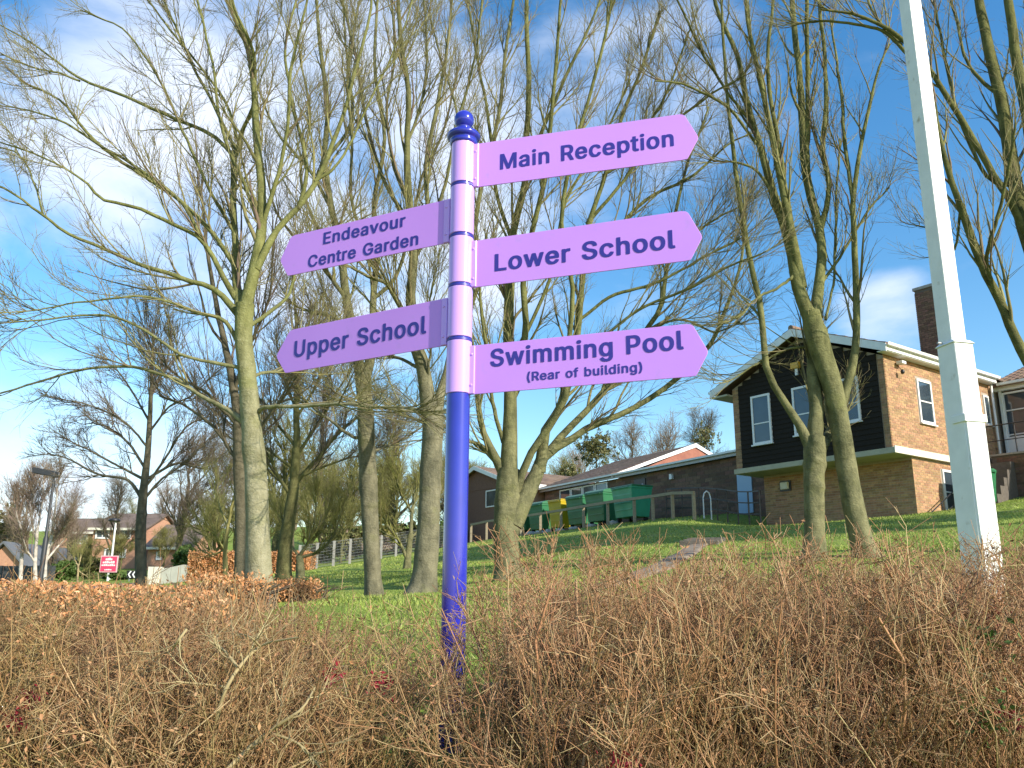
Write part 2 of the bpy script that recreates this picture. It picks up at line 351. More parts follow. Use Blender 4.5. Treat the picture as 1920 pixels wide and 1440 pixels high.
CP += [(11.66, 24.59, 3.97), (8.43, 29.04, 3.8), (12.95, 25.5, 4.15), (16.5, 27, 4.85), (14, 19, 3.6), (22, 22, 4.9), (30, 15, 5), (30, 40, 7), (8.4, 33.1, 4.75), (3, 43, 4.75),
       (5, 60, 6.2), (-10, 60, 4.4), (-45, 85, 4.6), (-15, 90, 5.5), (20, 80, 9), (60, 80, 12), (-80, 60, 3.5), (-60, 20, 1.2), (60, 20, 6.5), (0, 140, 13), (-100, 140, 11), (-40, 110, 9), (0, 100, 10.5), (-20, 125, 11.5), (100, 140, 16), (-40, -6, -1), (40, -6, 1.5)]
CP = np.array(CP, float)
def _rbf():
    X = CP[:, :2]; D = np.linalg.norm(X[:, None]-X[None], axis=2); n = len(X)
    A = np.zeros((n+3, n+3)); A[:n, :n] = D + np.eye(n)*-.0; A[:n, n] = 1; A[:n, n+1:] = X; A[n, :n] = 1; A[n+1:, :n] = X.T
    return np.linalg.solve(A + 0, np.r_[CP[:, 2], 0, 0, 0])
_w = _rbf()
def hts(x, y):
    x = np.atleast_1d(np.asarray(x, float)); y = np.atleast_1d(np.asarray(y, float)); res = np.empty(len(x))
    xc = np.clip(x, -110, 110); yc = np.clip(y, -6, 150)
    for i in range(0, len(x), 20000):
        q = np.c_[xc[i:i+20000], yc[i:i+20000]]; D = np.linalg.norm(q[:, None]-CP[None, :, :2], axis=2)
        res[i:i+20000] = D@_w[:-3] + _w[-3] + q@_w[-2:]
    return res
def ht(x, y): return float(hts(x, y)[0])
gx = np.unique(np.r_[np.linspace(-1500, -110, 12), np.linspace(-110, -30, 40), np.linspace(-30, 30, 161), np.linspace(30, 110, 40), np.linspace(110, 1500, 12)])
gy = np.unique(np.r_[-40, -20, np.linspace(-6, 34, 141), np.linspace(34, 70, 70), np.linspace(70, 150, 50), np.linspace(150, 2500, 16)])
GX, GY = np.meshgrid(gx, gy); GZ = hts(GX.ravel(), GY.ravel()).reshape(GX.shape)
GZ += .018*np.sin(GX*1.7+GY*.6)*np.cos(GY*1.3-GX*.4)
nx, ny = len(gx), len(gy)
idx = np.arange(nx*ny).reshape(ny, nx)
F = np.stack([idx[:-1, :-1], idx[:-1, 1:], idx[1:, 1:], idx[1:, :-1]], -1).reshape(-1, 4)
g = arrays_mesh('ground', np.c_[GX.ravel(), GY.ravel(), GZ.ravel()], F, M['lawn']); tag(g, kind='structure')

def strip(name, pts, widths, m, lift=.03, n=60):
    """a path or road laid over the terrain: a raised sheet with small edges"""
    pts = np.array(pts, float); t = np.linspace(0, len(pts)-1, n); x = np.interp(t, range(len(pts)), pts[:, 0]); y = np.interp(t, range(len(pts)), pts[:, 1]); w = np.interp(t, range(len(pts)), widths)
    for _ in range(4):
        x[1:-1] = (x[:-2]+x[1:-1]*2+x[2:])/4; y[1:-1] = (y[:-2]+y[1:-1]*2+y[2:])/4
    dx = np.gradient(x); dy = np.gradient(y); l = np.hypot(dx, dy); nxn, nyn = -dy/l, dx/l
    K = 8; V = []
    for k in range(K+1):
        s = (k/K-.5)*w*(1+.0*x); X = x+nxn*s; Y = y+nyn*s; Z = hts(X, Y) + .018*np.sin(X*1.7+Y*.6)*np.cos(Y*1.3-X*.4) + (lift if 0 < k < K else -.05)
        V.append(np.c_[X, Y, Z])
    V = np.stack(V, 1).reshape(-1, 3); idx = np.arange(n*(K+1)).reshape(n, K+1)
    F = np.stack([idx[:-1, :-1], idx[:-1, 1:], idx[1:, 1:], idx[1:, :-1]], -1).reshape(-1, 4)[:, ::-1]
    return tag(arrays_mesh(name, V, F, m), kind='structure')
strip('path', [at(1120, 1112, 10.2)[:2], at(1225, 1070, 13)[:2], at(1290, 1038, 17)[:2], at(1315, 1020, 19.3)[:2]], [.25, .55, .5, .5], M['path'], .035, 120)
strip('road', [(-70, 41), (-30, 42), (-20, 41), (-16, 40.5)], [6, 6, 6, 5], M['asphalt'], .05)

# ------------------------------------------------------------------ tubes and growth (numpy)
def tubes(P, R, sides):
    n, K, _ = P.shape
    T = np.gradient(P, axis=1); T /= np.linalg.norm(T, axis=2, keepdims=True)+1e-9
    mean = T.mean(1); ref = np.where(np.abs(mean[:, 2:3]) < .8, np.array([[0, 0, 1.]]), np.array([[1., 0, 0]]))[:, None]
    A = np.cross(T, ref); A /= np.linalg.norm(A, axis=2, keepdims=True)+1e-9; B = np.cross(T, A)
    an = np.arange(sides)*2*math.pi/sides
    V = P[:, :, None] + R[:, :, None, None]*(A[:, :, None]*np.cos(an)[None, None, :, None] + B[:, :, None]*np.sin(an)[None, None, :, None])
    idx = np.arange(n*K*sides).reshape(n, K, sides); nx_ = np.roll(idx, -1, axis=2)
    F = np.stack([idx[:, :-1], nx_[:, :-1], nx_[:, 1:], idx[:, 1:]], -1).reshape(-1, 4)
    return V.reshape(-1, 3), F
def join(parts):
    V = []; F = []; b = 0
    for v, f in parts: V.append(v); F.append(f+b); b += len(v)
    return np.concatenate(V), np.concatenate(F)
def nrm(a): return a/(np.linalg.norm(a, axis=-1, keepdims=True)+1e-9)
def grow(P, R, n, t0, t1, length, ang, K, rr, rtip, up_=.15, wob=.25, r=rng, rmax=None, rmin=0, flat=None):
    """n children on every parent polyline"""
    N_, KP, _ = P.shape
    pi = np.repeat(np.arange(N_), n); t = r.uniform(t0, t1, len(pi))*(KP-1); i = np.clip(t.astype(int), 0, KP-2); f = (t-i)[:, None]
    p0 = P[pi, i]*(1-f) + P[pi, i+1]*f; T = nrm(P[pi, i+1]-P[pi, i]); r0 = R[pi, i]*(1-f[:, 0]) + R[pi, i+1]*f[:, 0]
    a = nrm(np.cross(T, r.normal(size=T.shape)))
    th = np.radians(r.uniform(*ang, len(pi)))[:, None]
    D = nrm(T*np.cos(th) + a*np.sin(th) + np.array([0, 0, up_]))
    Ln = r.uniform(*length, len(pi))*(1.15-.6*t/(KP-1))
    Rc = np.minimum(r0*rr, rmax) if rmax else r0*rr
    Rc = np.maximum(Rc, rmin)
    out = np.empty((len(pi), K, 3)); out[:, 0] = p0; cur = p0; d = D
    for k in range(1, K):
        cur = cur + d*(Ln/(K-1))[:, None]; out[:, k] = cur
        d = nrm(d + r.normal(size=d.shape)*wob/math.sqrt(K) + np.array([0, 0, up_*.5]))
    s = np.linspace(0, 1, K)[None]
    RR = Rc[:, None]*(1-s) + np.minimum(Rc, rtip)[:, None]*s
    return out, RR
def smooth_poly(pts, w, K):
    pts = np.array(pts, float); w = np.array(w, float)
    d = np.r_[0, np.cumsum(np.linalg.norm(np.diff(pts, axis=0), axis=1))]; t = np.linspace(0, d[-1], K)
    # Catmull-Rom through the points
    q = np.vstack([2*pts[0]-pts[1], pts, 2*pts[-1]-pts[-2]]); res = []
    for x in t:
        i = min(max(np.searchsorted(d, x, 'right')-1, 0), len(pts)-2); u = (x-d[i])/(d[i+1]-d[i]+1e-9)
        p0, p1, p2, p3 = q[i], q[i+1], q[i+2], q[i+3]
        res.append(.5*((2*p1)+(-p0+p2)*u+(2*p0-5*p1+4*p2-p3)*u*u+(-p0+3*p1-3*p2+p3)*u**3))
    return np.array(res), np.interp(t, d, w)

def photo_tree(name, label, Y, trunks, limbs, bark, limbmat, twigmat, seed=1, n1=9, n2=7, n3=5, s1=(.8, 2.1), s2=(.4, 1.1), s3=(.16, .5), group=None, spread=.9, rmin=(.006, .0035, .0022), up1=.26, cat='tree', skip_last=False, angs=(16, 42), lscale=.9):
    r = np.random.default_rng(seed); placed = []   # (px,py,Y)
    def place(poly, first, dY):
        n = len(poly); y0 = Y
        if not first and placed:
            A = np.array(placed); j = np.argmin(np.hypot(A[:, 0]-poly[0][0], A[:, 1]-poly[0][1])); y0 = A[j, 2]
        pts = []; ws = []
        for k, q in enumerate(poly):
            yy = y0 + dY*(k/(n-1))**1.2; p = at(q[0], q[1], yy); dep = (p-np.array([0, 0, EYE]))@fwd
            pts.append(p); ws.append(q[2]/2*dep/FPX)
        K = 26
        P_, W_ = smooth_poly(pts, ws, K)
        for k in range(K):
            u, v = proj(P_[k]); placed.append((u, v, P_[k][1]))
        return P_, W_
    base = at(trunks[0][0][0], trunks[0][0][1], Y)
    root = thing(name, label, cat, (base[0], base[1], ht(base[0], base[1])-.05), 0, group)
    allP = []; allR = []
    for i, tr in enumerate(trunks):
        tr = list(tr); P_, W_ = place(tr, i == 0, r.uniform(-.1, .1) if i == 0 else 0)
        z0 = P_[0]; gz = ht(z0[0], z0[1])
        if i == 0 or tr[0][1] > 1000:
            P_ = np.vstack([[z0[0], z0[1], min(gz, z0[2])-.15], P_]); W_ = np.r_[W_[0]*1.12, W_]
        W_ = W_*.92
        tt_ = np.linspace(0, 1, len(P_)); t2 = np.linspace(0, 1, 72); Pf = np.stack([np.interp(t2, tt_, P_[:, q]) for q in range(3)], 1); Wf = np.interp(t2, tt_, W_)
        keepP, keepW = P_, W_; P_, W_ = Pf, Wf*(1+np.convolve(r.normal(size=76), np.ones(5)/5, 'valid')*.035)
        V, F_ = tubes(P_[None], W_[None], 24)
        ang = np.arctan2(V[:, 1]-np.repeat(P_[:, 1], 24), V[:, 0]-np.repeat(P_[:, 0], 24))
        low = np.clip(1-(V[:, 2]-gz)/.35, 0, 1)[:, None]
        kn = np.zeros(len(V))
        for _ in range(14):      # old branch collars and burrs
            ka = r.uniform(-3.14, 3.14); kz = gz+r.uniform(.4, 1)*(P_[-1, 2]-gz); da = np.abs((ang-ka+3.1416) % 6.2832-3.1416)
            kn += r.uniform(.06, .2)*np.exp(-(da/.38)**2-((V[:, 2]-kz)/r.uniform(.04, .09))**2)
        ctr = np.repeat(P_, 24, axis=0); V = ctr + (V-ctr)*(1 + .07*low*(1+np.sin(ang*5+seed)[:, None]) + .025*np.sin(ang*3+V[:, 2]*3)[:, None] + kn[:, None])
        arrays_mesh('trunk', V, F_, bark, root); P_, W_ = keepP, keepW
        if True:
            allP.append(P_[-26:][:26]); allR.append(W_[-26:])
    LP = []; LR = []
    for k, lb in enumerate(limbs):
        dY = r.uniform(-1, 1)*spread*(1.0+len(lb)*.12)
        P_, W_ = place(lb, False, dY)
        W_ = W_*(1+r.normal(size=len(W_))*.02)*lscale
        P_[3:] += np.cumsum(r.normal(size=(23, 3))*.006, axis=0)
        V, F_ = tubes(P_[None], np.maximum(W_, .004)[None], 9 if W_[0] > .05 else 7)
        arrays_mesh('limb', V, F_, limbmat, root)
        LP.append(P_); LR.append(W_)
    LP = np.array(LP); LR = np.array(LR)
    g1 = grow(LP, LR, n1, .12, .98, s1, angs, 8, .5, .004, up1, .26, r, rmax=.03, rmin=rmin[0])
    g1b = grow(LP, LR, 2, .9, .99, (s1[0]*.9, s1[1]*.8), (5, 25), 8, .9, .004, up1, .3, r, rmax=.03, rmin=rmin[0])
    P1 = np.concatenate([g1[0], g1b[0]]); R1 = np.concatenate([g1[1], g1b[1]])
    P2, R2 = grow(P1, R1, n2, .1, 1., s2, (15, 40), 5, .55, .0022, up1*.5, .26, r, rmax=.012, rmin=rmin[1])
    P3, R3 = grow(P2, R2, n3, .1, 1., s3, (18, 45), 3, .7, .0013, up1*.35, .25, r, rmax=.006, rmin=rmin[2])
    V, F_ = join([tubes(P1, R1, 5), tubes(P2, R2, 3), tubes(P3, R3, 3)])
    o = arrays_mesh('twigs', V, F_, twigmat, root); o['kind'] = 'stuff'
    return root

Z = np.array([0, 0, 1.])
# ------------------------------------------------------------------ signpost
px0 = -0.252; PY = 4.0
def pole_x(z): return -0.2665 + (z-.963)*0.0   # vertical
pb = at(842, 1400, 4.0); axis = np.array([(pb[0]+at(873, 230, 4)[0])/2, 4.0, 0])
sp = thing('signpost', 'tall blue fingerpost with ball finial and five lilac direction plates standing in the hedge', 'signpost', (axis[0], 4.0, ht(axis[0], 4)))
MB().lathe(axis, [(.0565, .7), (.0565, 3.9)], 40).build('pole', M['blue'], sp)
rings = [3.896, 3.632, 3.353, 3.088, 2.811, 2.543]
fin = MB().lathe(axis, [(.066, 3.872), (.070, 3.878), (.072, 3.892), (.067, 3.897), (.075, 3.902), (.083, 3.908), (.087, 3.918), (.087, 3.926), (.080, 3.936), (.060, 3.944), (.046, 3.950), (.036, 3.958), (.034, 3.966), (.037, 3.974)], 40)
prof = [(.052*math.sin(math.radians(a)), 4.018-.052*math.cos(math.radians(a))) for a in range(38, 180, 9)] + [(.001, 4.0705)]
fin.lathe(axis, prof, 40); fin.build('finial', M['blue'], sp)
for a, b in zip(rings[:-1], rings[1:]):
    hi = a-.006 if a != rings[0] else 3.873; lo = b+.012 if b != rings[-1] else b
    MB().lathe(axis, [(.058, lo), (.0615, lo+.002), (.0615, hi-.002), (.058, hi)], 48, hard=True).build('sleeve', M['sleeve'], sp)
for b in rings[1:-1]:
    MB().lathe(axis, [(.0585, b-.008), (.0625, b-.006), (.0625, b+.004), (.0585, b+.006)], 40, hard=True).build('band', M['ink'], sp)
# outlines of the bold grotesque letters on the plates: advance and closed contours in thousandths of the type size
GLYPHS = {'(':(307,[[162,-109,248,-109,256,-107,259,-100,259,-89,218,5,196,69,182,125,174,200,176,243,181,285,201,380,226,456,259,532,257,548,248,552,163,552,155,549,123,486,98,416,81,351,71,293,66,242,66,175,71,125,78,87,89,42,114,-26,151,-100,156,-107]]),')':(307,[[23,-109,110,-109,118,-106,153,-39,172,7,190,65,202,123,207,172,207,243,202,295,192,353,174,423,155,475,127,535,120,547,112,552,25,552,17,550,14,543,14,532,50,448,77,361,94,275,99,218,95,157,87,107,79,74,57,9,14,-89,14,-101,17,-107]]),'C':(544,[[233,-20,299,-20,334,-15,376,-2,415,21,449,51,470,81,490,126,495,147,495,165,492,171,484,173,395,173,386,168,378,144,370,128,354,107,340,94,315,79,296,72,266,67,238,72,211,83,190,97,170,118,154,141,137,179,129,221,127,269,134,317,142,344,151,362,166,386,185,407,222,431,260,441,286,440,304,435,323,426,344,412,359,396,369,382,380,360,384,344,390,337,398,335,483,335,492,337,495,344,495,361,485,397,473,422,450,456,426,480,407,494,377,510,344,521,308,528,229,528,190,521,153,508,130,496,107,479,80,452,68,436,49,405,36,375,24,335,19,302,17,226,20,192,29,153,47,106,61,82,81,55,119,21,138,8,171,-7,200,-15]]),'E':(453,[[46,-13,386,-13,395,-11,398,-6,398,61,395,67,389,70,153,70,148,73,150,215,366,215,374,217,378,226,378,289,376,295,366,298,150,299,150,438,384,438,392,441,395,446,395,512,392,519,386,521,49,522,39,518,37,511,37,-2,39,-10]]),'G':(554,[[235,-20,301,-20,351,-12,379,-2,399,8,425,26,447,46,466,70,478,91,493,129,499,152,502,189,502,261,499,267,489,270,271,270,262,267,259,259,259,196,262,189,271,187,388,186,390,184,387,164,373,131,354,105,335,89,310,76,292,70,268,67,240,72,215,82,188,100,170,118,154,141,144,161,136,186,127,239,127,271,130,299,137,329,148,357,172,394,189,411,213,426,235,436,260,441,271,442,297,436,323,425,340,412,356,396,373,370,386,340,395,335,487,335,494,337,497,343,497,359,488,390,472,425,456,448,433,473,400,497,377,509,342,521,318,526,226,528,195,523,168,515,141,503,104,477,82,456,65,433,39,387,31,362,22,326,17,284,17,226,20,192,29,153,37,128,52,96,71,67,106,30,120,19,166,-5,200,-15]]),'L':(427,[[46,-13,373,-13,382,-11,385,-6,385,61,382,67,376,70,149,71,148,294,148,511,146,517,138,522,49,522,40,519,37,514,37,-2,39,-10]]),'M':(662,[[46,-13,134,-13,142,-11,145,-6,146,286,264,-10,273,-13,353,-13,362,-11,366,-4,481,288,482,-6,485,-11,493,-13,579,-13,588,-11,592,-2,592,296,592,511,589,518,579,522,464,522,456,520,452,514,314,156,174,517,163,522,49,522,40,519,37,511,37,-2,39,-10]]),'P':(479,[[46,-13,138,-13,146,-9,148,-2,150,171,253,172,279,173,309,179,342,190,362,201,374,210,398,233,420,273,428,301,432,323,432,372,428,396,419,423,398,462,380,479,358,496,337,506,299,518,274,522,49,522,39,518,37,511,37,-2,39,-10],[150,255,149,437,234,438,248,437,268,431,296,413,306,402,313,387,320,364,321,348,318,324,313,308,300,286,279,269,252,259,218,255]]),'R':(483,[[46,-13,138,-13,146,-9,148,-2,148,181,149,184,153,185,223,185,228,183,332,-11,341,-13,438,-13,447,-11,450,-4,449,10,346,201,380,223,398,241,408,253,421,281,430,309,433,346,432,382,423,419,410,447,397,466,372,489,336,508,309,516,276,522,49,522,40,519,37,511,37,-2,39,-10],[150,269,150,438,236,438,249,437,271,431,297,415,306,405,315,389,320,369,322,348,314,315,306,300,294,288,271,275,249,270,234,268]]),'S':(481,[[188,-22,276,-20,315,-12,352,3,378,20,406,50,423,82,432,119,432,160,425,190,412,214,387,244,359,263,322,279,287,291,221,308,192,319,162,335,144,356,138,377,144,397,151,409,165,424,176,431,194,439,219,444,231,444,255,439,277,429,290,420,303,405,311,387,314,372,318,366,326,364,412,364,423,369,425,375,423,400,415,430,397,461,377,483,357,499,325,514,284,526,246,529,204,529,154,522,124,512,97,499,77,484,59,466,47,449,32,412,28,389,28,357,35,324,51,295,70,274,99,253,131,238,242,206,278,192,307,172,320,153,322,134,316,116,309,103,294,88,265,71,226,63,188,70,169,78,152,90,135,112,128,142,124,147,116,149,27,149,17,146,15,140,15,124,19,102,27,77,47,43,71,19,93,5,118,-7,144,-15]]),'U':(551,[[225,-21,293,-21,319,-18,357,-8,384,4,415,24,441,50,458,76,475,118,480,149,480,514,477,519,469,522,381,522,373,518,370,511,370,188,368,163,360,133,344,107,322,86,300,74,288,70,263,65,244,67,223,72,200,84,184,95,169,112,159,128,152,148,148,168,148,511,146,517,136,522,48,522,39,518,37,511,37,153,40,126,47,103,62,71,73,55,108,19,151,-5,190,-16]]),'a':(423,[[128,-22,203,-20,229,-13,253,-3,257,-11,265,-13,350,-13,358,-10,360,-3,360,267,355,304,340,338,315,366,299,376,281,384,254,393,220,398,151,396,100,383,64,362,47,347,32,327,19,302,19,287,21,282,25,278,85,260,113,260,120,262,131,281,144,296,169,311,190,316,209,314,225,307,241,293,248,279,252,256,246,247,221,240,137,229,78,214,45,196,26,178,14,157,7,127,7,89,12,63,25,37,48,10,61,0,82,-10,102,-17],[163,60,140,68,121,85,115,102,120,121,132,136,152,146,177,153,210,157,248,163,252,162,252,134,245,108,232,89,208,70,186,62]]),'b':(458,[[199,-21,258,-21,293,-15,331,3,363,30,382,55,395,82,409,126,414,179,411,239,399,286,384,317,368,341,345,363,333,373,313,383,285,393,243,398,210,398,180,395,155,386,139,377,138,408,138,511,134,519,125,522,40,522,33,519,30,514,29,-4,33,-11,40,-13,125,-13,133,-10,137,1,159,-11,179,-18],[212,62,194,69,178,79,167,90,155,108,143,138,140,153,136,179,136,201,143,241,148,257,163,283,179,299,196,309,215,315,228,314,243,310,261,299,277,283,288,265,299,236,303,218,304,173,294,126,286,108,273,90,256,74,241,66,227,62]]),'c':(430,[[175,-21,252,-20,290,-10,316,3,340,20,365,49,380,78,386,94,386,108,381,115,323,130,292,130,283,127,274,105,260,85,240,70,225,64,207,60,190,64,174,71,162,80,142,104,129,130,123,155,119,184,121,209,128,241,134,259,148,282,166,299,184,310,202,315,213,315,229,311,254,296,272,275,282,252,295,248,320,249,376,264,381,266,384,271,384,287,363,330,349,348,332,363,316,373,288,386,247,397,225,398,168,397,137,390,102,375,78,358,58,338,41,314,28,287,19,264,13,229,11,164,18,118,30,83,55,42,69,26,94,6,125,-10,154,-18]]),'d':(458,[[165,-21,223,-22,238,-20,266,-11,287,1,292,-10,300,-13,385,-13,392,-11,395,-5,395,514,392,519,385,522,300,522,292,520,288,513,287,468,287,376,266,388,250,393,213,398,158,397,115,385,83,366,55,338,32,300,18,261,11,216,13,144,19,110,29,81,39,61,59,33,91,4,122,-11,144,-18],[197,62,184,66,164,78,148,94,138,110,124,148,119,193,128,244,145,280,157,293,172,305,190,313,210,315,224,311,247,298,260,285,271,269,282,239,287,211,287,168,282,140,275,120,267,102,257,89,242,76,220,64]]),'e':(438,[[180,-21,258,-20,301,-8,328,5,352,23,373,50,387,80,387,97,383,103,325,118,292,118,283,113,273,94,266,84,251,73,226,62,213,60,199,62,179,69,166,76,145,95,134,111,128,126,121,156,385,157,391,159,394,166,392,241,385,274,377,297,352,340,319,369,293,383,268,391,243,397,222,398,167,397,142,391,114,381,98,373,81,361,57,337,41,314,28,287,18,257,13,229,11,161,16,125,24,96,48,50,61,34,83,14,107,-1,122,-8,155,-18],[124,234,123,237,129,257,142,278,154,293,180,310,198,315,221,313,242,303,257,290,272,267,280,244,281,234]]),'f':(288,[[66,-13,154,-13,161,-11,165,-6,165,312,241,313,248,316,251,324,251,384,249,390,241,393,166,394,165,419,167,431,176,450,189,458,197,460,212,455,239,455,249,458,266,514,266,526,264,532,247,538,219,543,161,543,141,540,104,525,81,505,73,496,63,476,57,439,56,395,-6,393,-13,391,-17,386,-17,323,-14,317,-6,313,54,313,56,311,56,-2,59,-10]]),'g':(459,[[170,-164,255,-162,288,-155,316,-145,346,-128,366,-108,376,-94,387,-71,396,-30,395,385,392,390,385,393,300,393,292,389,287,376,268,387,248,394,227,398,167,398,139,392,104,379,75,359,52,334,41,318,26,287,16,255,11,217,13,149,18,121,26,96,40,68,59,42,78,25,99,11,137,-4,155,-7,172,-9,237,-7,266,1,287,12,287,-15,278,-46,261,-65,246,-74,228,-80,205,-84,177,-78,151,-63,135,-47,122,-30,115,-27,88,-27,82,-29,30,-59,28,-65,28,-75,34,-89,44,-103,69,-128,85,-139,110,-150,137,-159],[204,73,187,76,171,84,158,93,142,111,126,146,119,194,123,224,128,245,138,268,148,284,161,297,177,308,205,316,221,312,237,305,250,296,268,274,277,257,285,228,289,204,289,184,280,137,263,104,249,90,238,83,223,76]]),'h':(444,[[39,-13,127,-13,136,-9,138,-2,138,236,140,249,150,276,165,295,189,310,210,315,233,308,256,289,266,272,271,254,273,241,273,-2,275,-9,285,-13,368,-13,378,-11,381,-2,381,222,381,257,374,302,358,338,347,355,334,367,316,380,298,388,276,395,250,398,207,398,182,395,159,388,139,379,138,511,135,518,125,522,42,522,33,519,29,511,29,-2,32,-10]]),'i':(201,[[39,-13,125,-13,133,-11,136,-6,136,382,134,390,127,393,41,393,33,391,30,386,30,-2,32,-10],[59,430,108,430,130,439,145,458,150,472,150,496,145,508,130,527,108,536,59,536,38,527,22,508,18,494,18,471,22,458,38,439]]),'l':(223,[[110,-15,180,-14,201,-8,204,0,204,11,192,63,182,68,149,67,142,73,138,87,138,512,134,520,125,523,40,523,33,520,29,512,29,65,33,45,40,29,48,14,60,3,77,-7]]),'m':(644,[[39,-13,127,-13,134,-11,137,-7,138,246,139,257,145,275,154,289,173,306,193,315,206,315,228,304,240,292,249,272,251,259,251,-2,254,-11,263,-13,348,-13,356,-11,358,-7,359,256,366,279,377,295,388,304,404,313,418,316,431,313,445,306,462,292,469,276,473,256,473,61,473,-4,476,-11,485,-13,570,-13,578,-11,581,-6,581,262,579,286,572,317,562,339,552,355,534,372,508,388,483,396,458,400,415,400,384,395,347,380,320,359,307,373,291,385,263,396,240,400,184,398,160,391,138,380,133,391,125,393,40,393,33,391,29,382,29,-2,32,-10]]),'n':(444,[[39,-13,127,-13,136,-9,138,-2,138,236,140,249,145,267,159,289,178,304,199,313,210,315,220,313,233,308,244,301,260,283,269,262,273,241,273,-2,275,-10,285,-13,370,-13,378,-10,381,-2,381,98,381,256,378,286,369,317,359,337,336,366,316,380,298,388,275,395,250,398,207,398,180,395,159,388,135,376,132,390,123,393,39,393,32,390,29,382,29,-2,32,-10]]),'o':(449,[[175,-21,237,-21,261,-18,298,-6,326,9,354,34,376,65,390,96,402,144,404,214,401,241,392,276,372,318,358,337,337,358,313,375,278,390,238,397,190,398,149,393,117,383,86,364,59,339,41,314,24,279,13,229,11,164,14,136,23,101,43,59,68,27,94,6,125,-10,154,-18],[205,60,185,65,174,71,162,80,145,99,128,135,123,156,119,189,123,219,128,241,143,275,165,298,176,306,194,313,210,315,228,311,247,301,261,289,275,270,290,231,296,199,296,178,290,145,285,128,276,106,267,94,251,78,240,70,225,64]]),'p':(458,[[39,-156,125,-156,135,-153,138,-145,138,0,162,-12,195,-21,263,-21,283,-17,309,-9,339,8,366,33,380,52,397,87,409,127,414,177,413,226,407,258,399,286,380,324,361,348,346,363,328,375,308,385,263,397,183,396,160,389,138,376,133,389,125,392,40,392,32,389,29,381,29,-145,32,-153],[219,61,204,64,186,73,166,91,157,104,150,118,140,152,136,178,136,198,143,241,148,257,160,279,177,297,189,305,202,312,222,316,238,312,258,301,274,286,284,273,292,256,301,228,304,206,304,175,301,150,294,127,284,105,275,92,253,73,236,64]]),'r':(293,[[39,-13,127,-13,136,-9,138,-2,138,242,141,261,150,278,158,288,182,305,205,312,230,308,255,308,265,312,268,319,267,389,263,395,248,398,177,397,154,390,135,381,132,390,123,393,40,393,31,389,29,382,29,-2,32,-10]]),'t':(261,[[138,-17,212,-16,233,-10,236,-2,233,26,226,56,223,62,214,66,169,65,156,74,150,90,150,313,216,314,223,317,226,323,226,382,223,390,216,393,150,394,150,473,146,482,139,484,54,484,45,482,42,475,41,394,-7,392,-14,389,-17,382,-17,323,-14,318,-6,314,39,314,41,312,41,77,47,49,59,24,82,2,103,-9]]),'u':(444,[[152,-18,222,-17,251,-8,273,3,277,-10,285,-13,370,-13,378,-11,381,-6,381,385,378,391,370,393,283,393,275,390,273,382,273,146,264,111,250,90,236,77,218,69,205,65,195,65,186,67,163,81,152,93,145,106,138,132,138,382,135,390,125,393,40,393,32,390,29,382,29,116,36,76,43,57,53,38,61,27,79,9,95,-2,110,-8]]),'v':(423,[[149,-13,238,-13,248,-10,394,369,394,386,391,391,385,393,293,393,283,390,207,178,195,146,193,148,109,384,105,390,97,393,5,393,-3,391,-6,386,-6,371,138,-4,142,-11]]),'w':(601,[[124,-13,210,-13,220,-10,283,208,347,-10,357,-13,440,-13,449,-11,456,1,567,369,567,386,564,391,557,393,467,393,458,390,408,212,401,183,398,177,396,176,344,372,340,385,335,391,327,393,242,393,230,388,170,174,108,390,98,393,12,393,3,391,0,386,-1,374,3,359,110,8,117,-10]])}
_gc = {}
def glyph(c):
    if c not in _gc:
        cu = bpy.data.curves.new('g', 'CURVE'); cu.dimensions = '2D'; cu.fill_mode = 'FRONT'
        for q in GLYPHS[c][1]:
            sp_ = cu.splines.new('POLY'); sp_.points.add(len(q)//2-1); sp_.use_cyclic_u = True
            for k in range(len(q)//2): sp_.points[k].co = (q[2*k]/1000, q[2*k+1]/1000, 0, 1)
        o = bpy.data.objects.new('g', cu); COL.objects.link(o); me = bpy.data.meshes.new_from_object(o.evaluated_get(bpy.context.evaluated_depsgraph_get()))
        _gc[c] = ([(q.co.x*1000, q.co.y*1000) for q in me.vertices], [tuple(p.vertices) for p in me.polygons])
        bpy.data.objects.remove(o); bpy.data.curves.remove(cu); bpy.data.meshes.remove(me)
    return _gc[c]
def lettering(txt, base, d, z0, s0, s1, cap, parent, m, n):
    """one raised letter mesh per character; the line runs from s0 to s1 along d, baseline z0, capital height cap"""
    x = 0; lay = []
    for c in txt:
        if c == ' ': x += 275; continue
        lay.append((c, x)); x += GLYPHS[c][0]
    ext = lambda c: [v[0] for v in glyph(c)[0]]
    xa = min(ext(lay[0][0]))+lay[0][1]; xb = max(ext(lay[-1][0]))+lay[-1][1]
    E_ = [v[1] for v in glyph('E')[0]]; e0 = min(E_); eh = max(E_)-e0; kx = (s1-s0)/(xb-xa); kz = cap/eh
    for c, x in lay:
        v, fs = glyph(c); P = [base + d*(s0+(p[0]+x-xa)*kx) + Z*(z0+(p[1]-e0)*kz) for p in v]
        mb = MB(); mb.add(P, fs); mb.build('letter', m, parent)
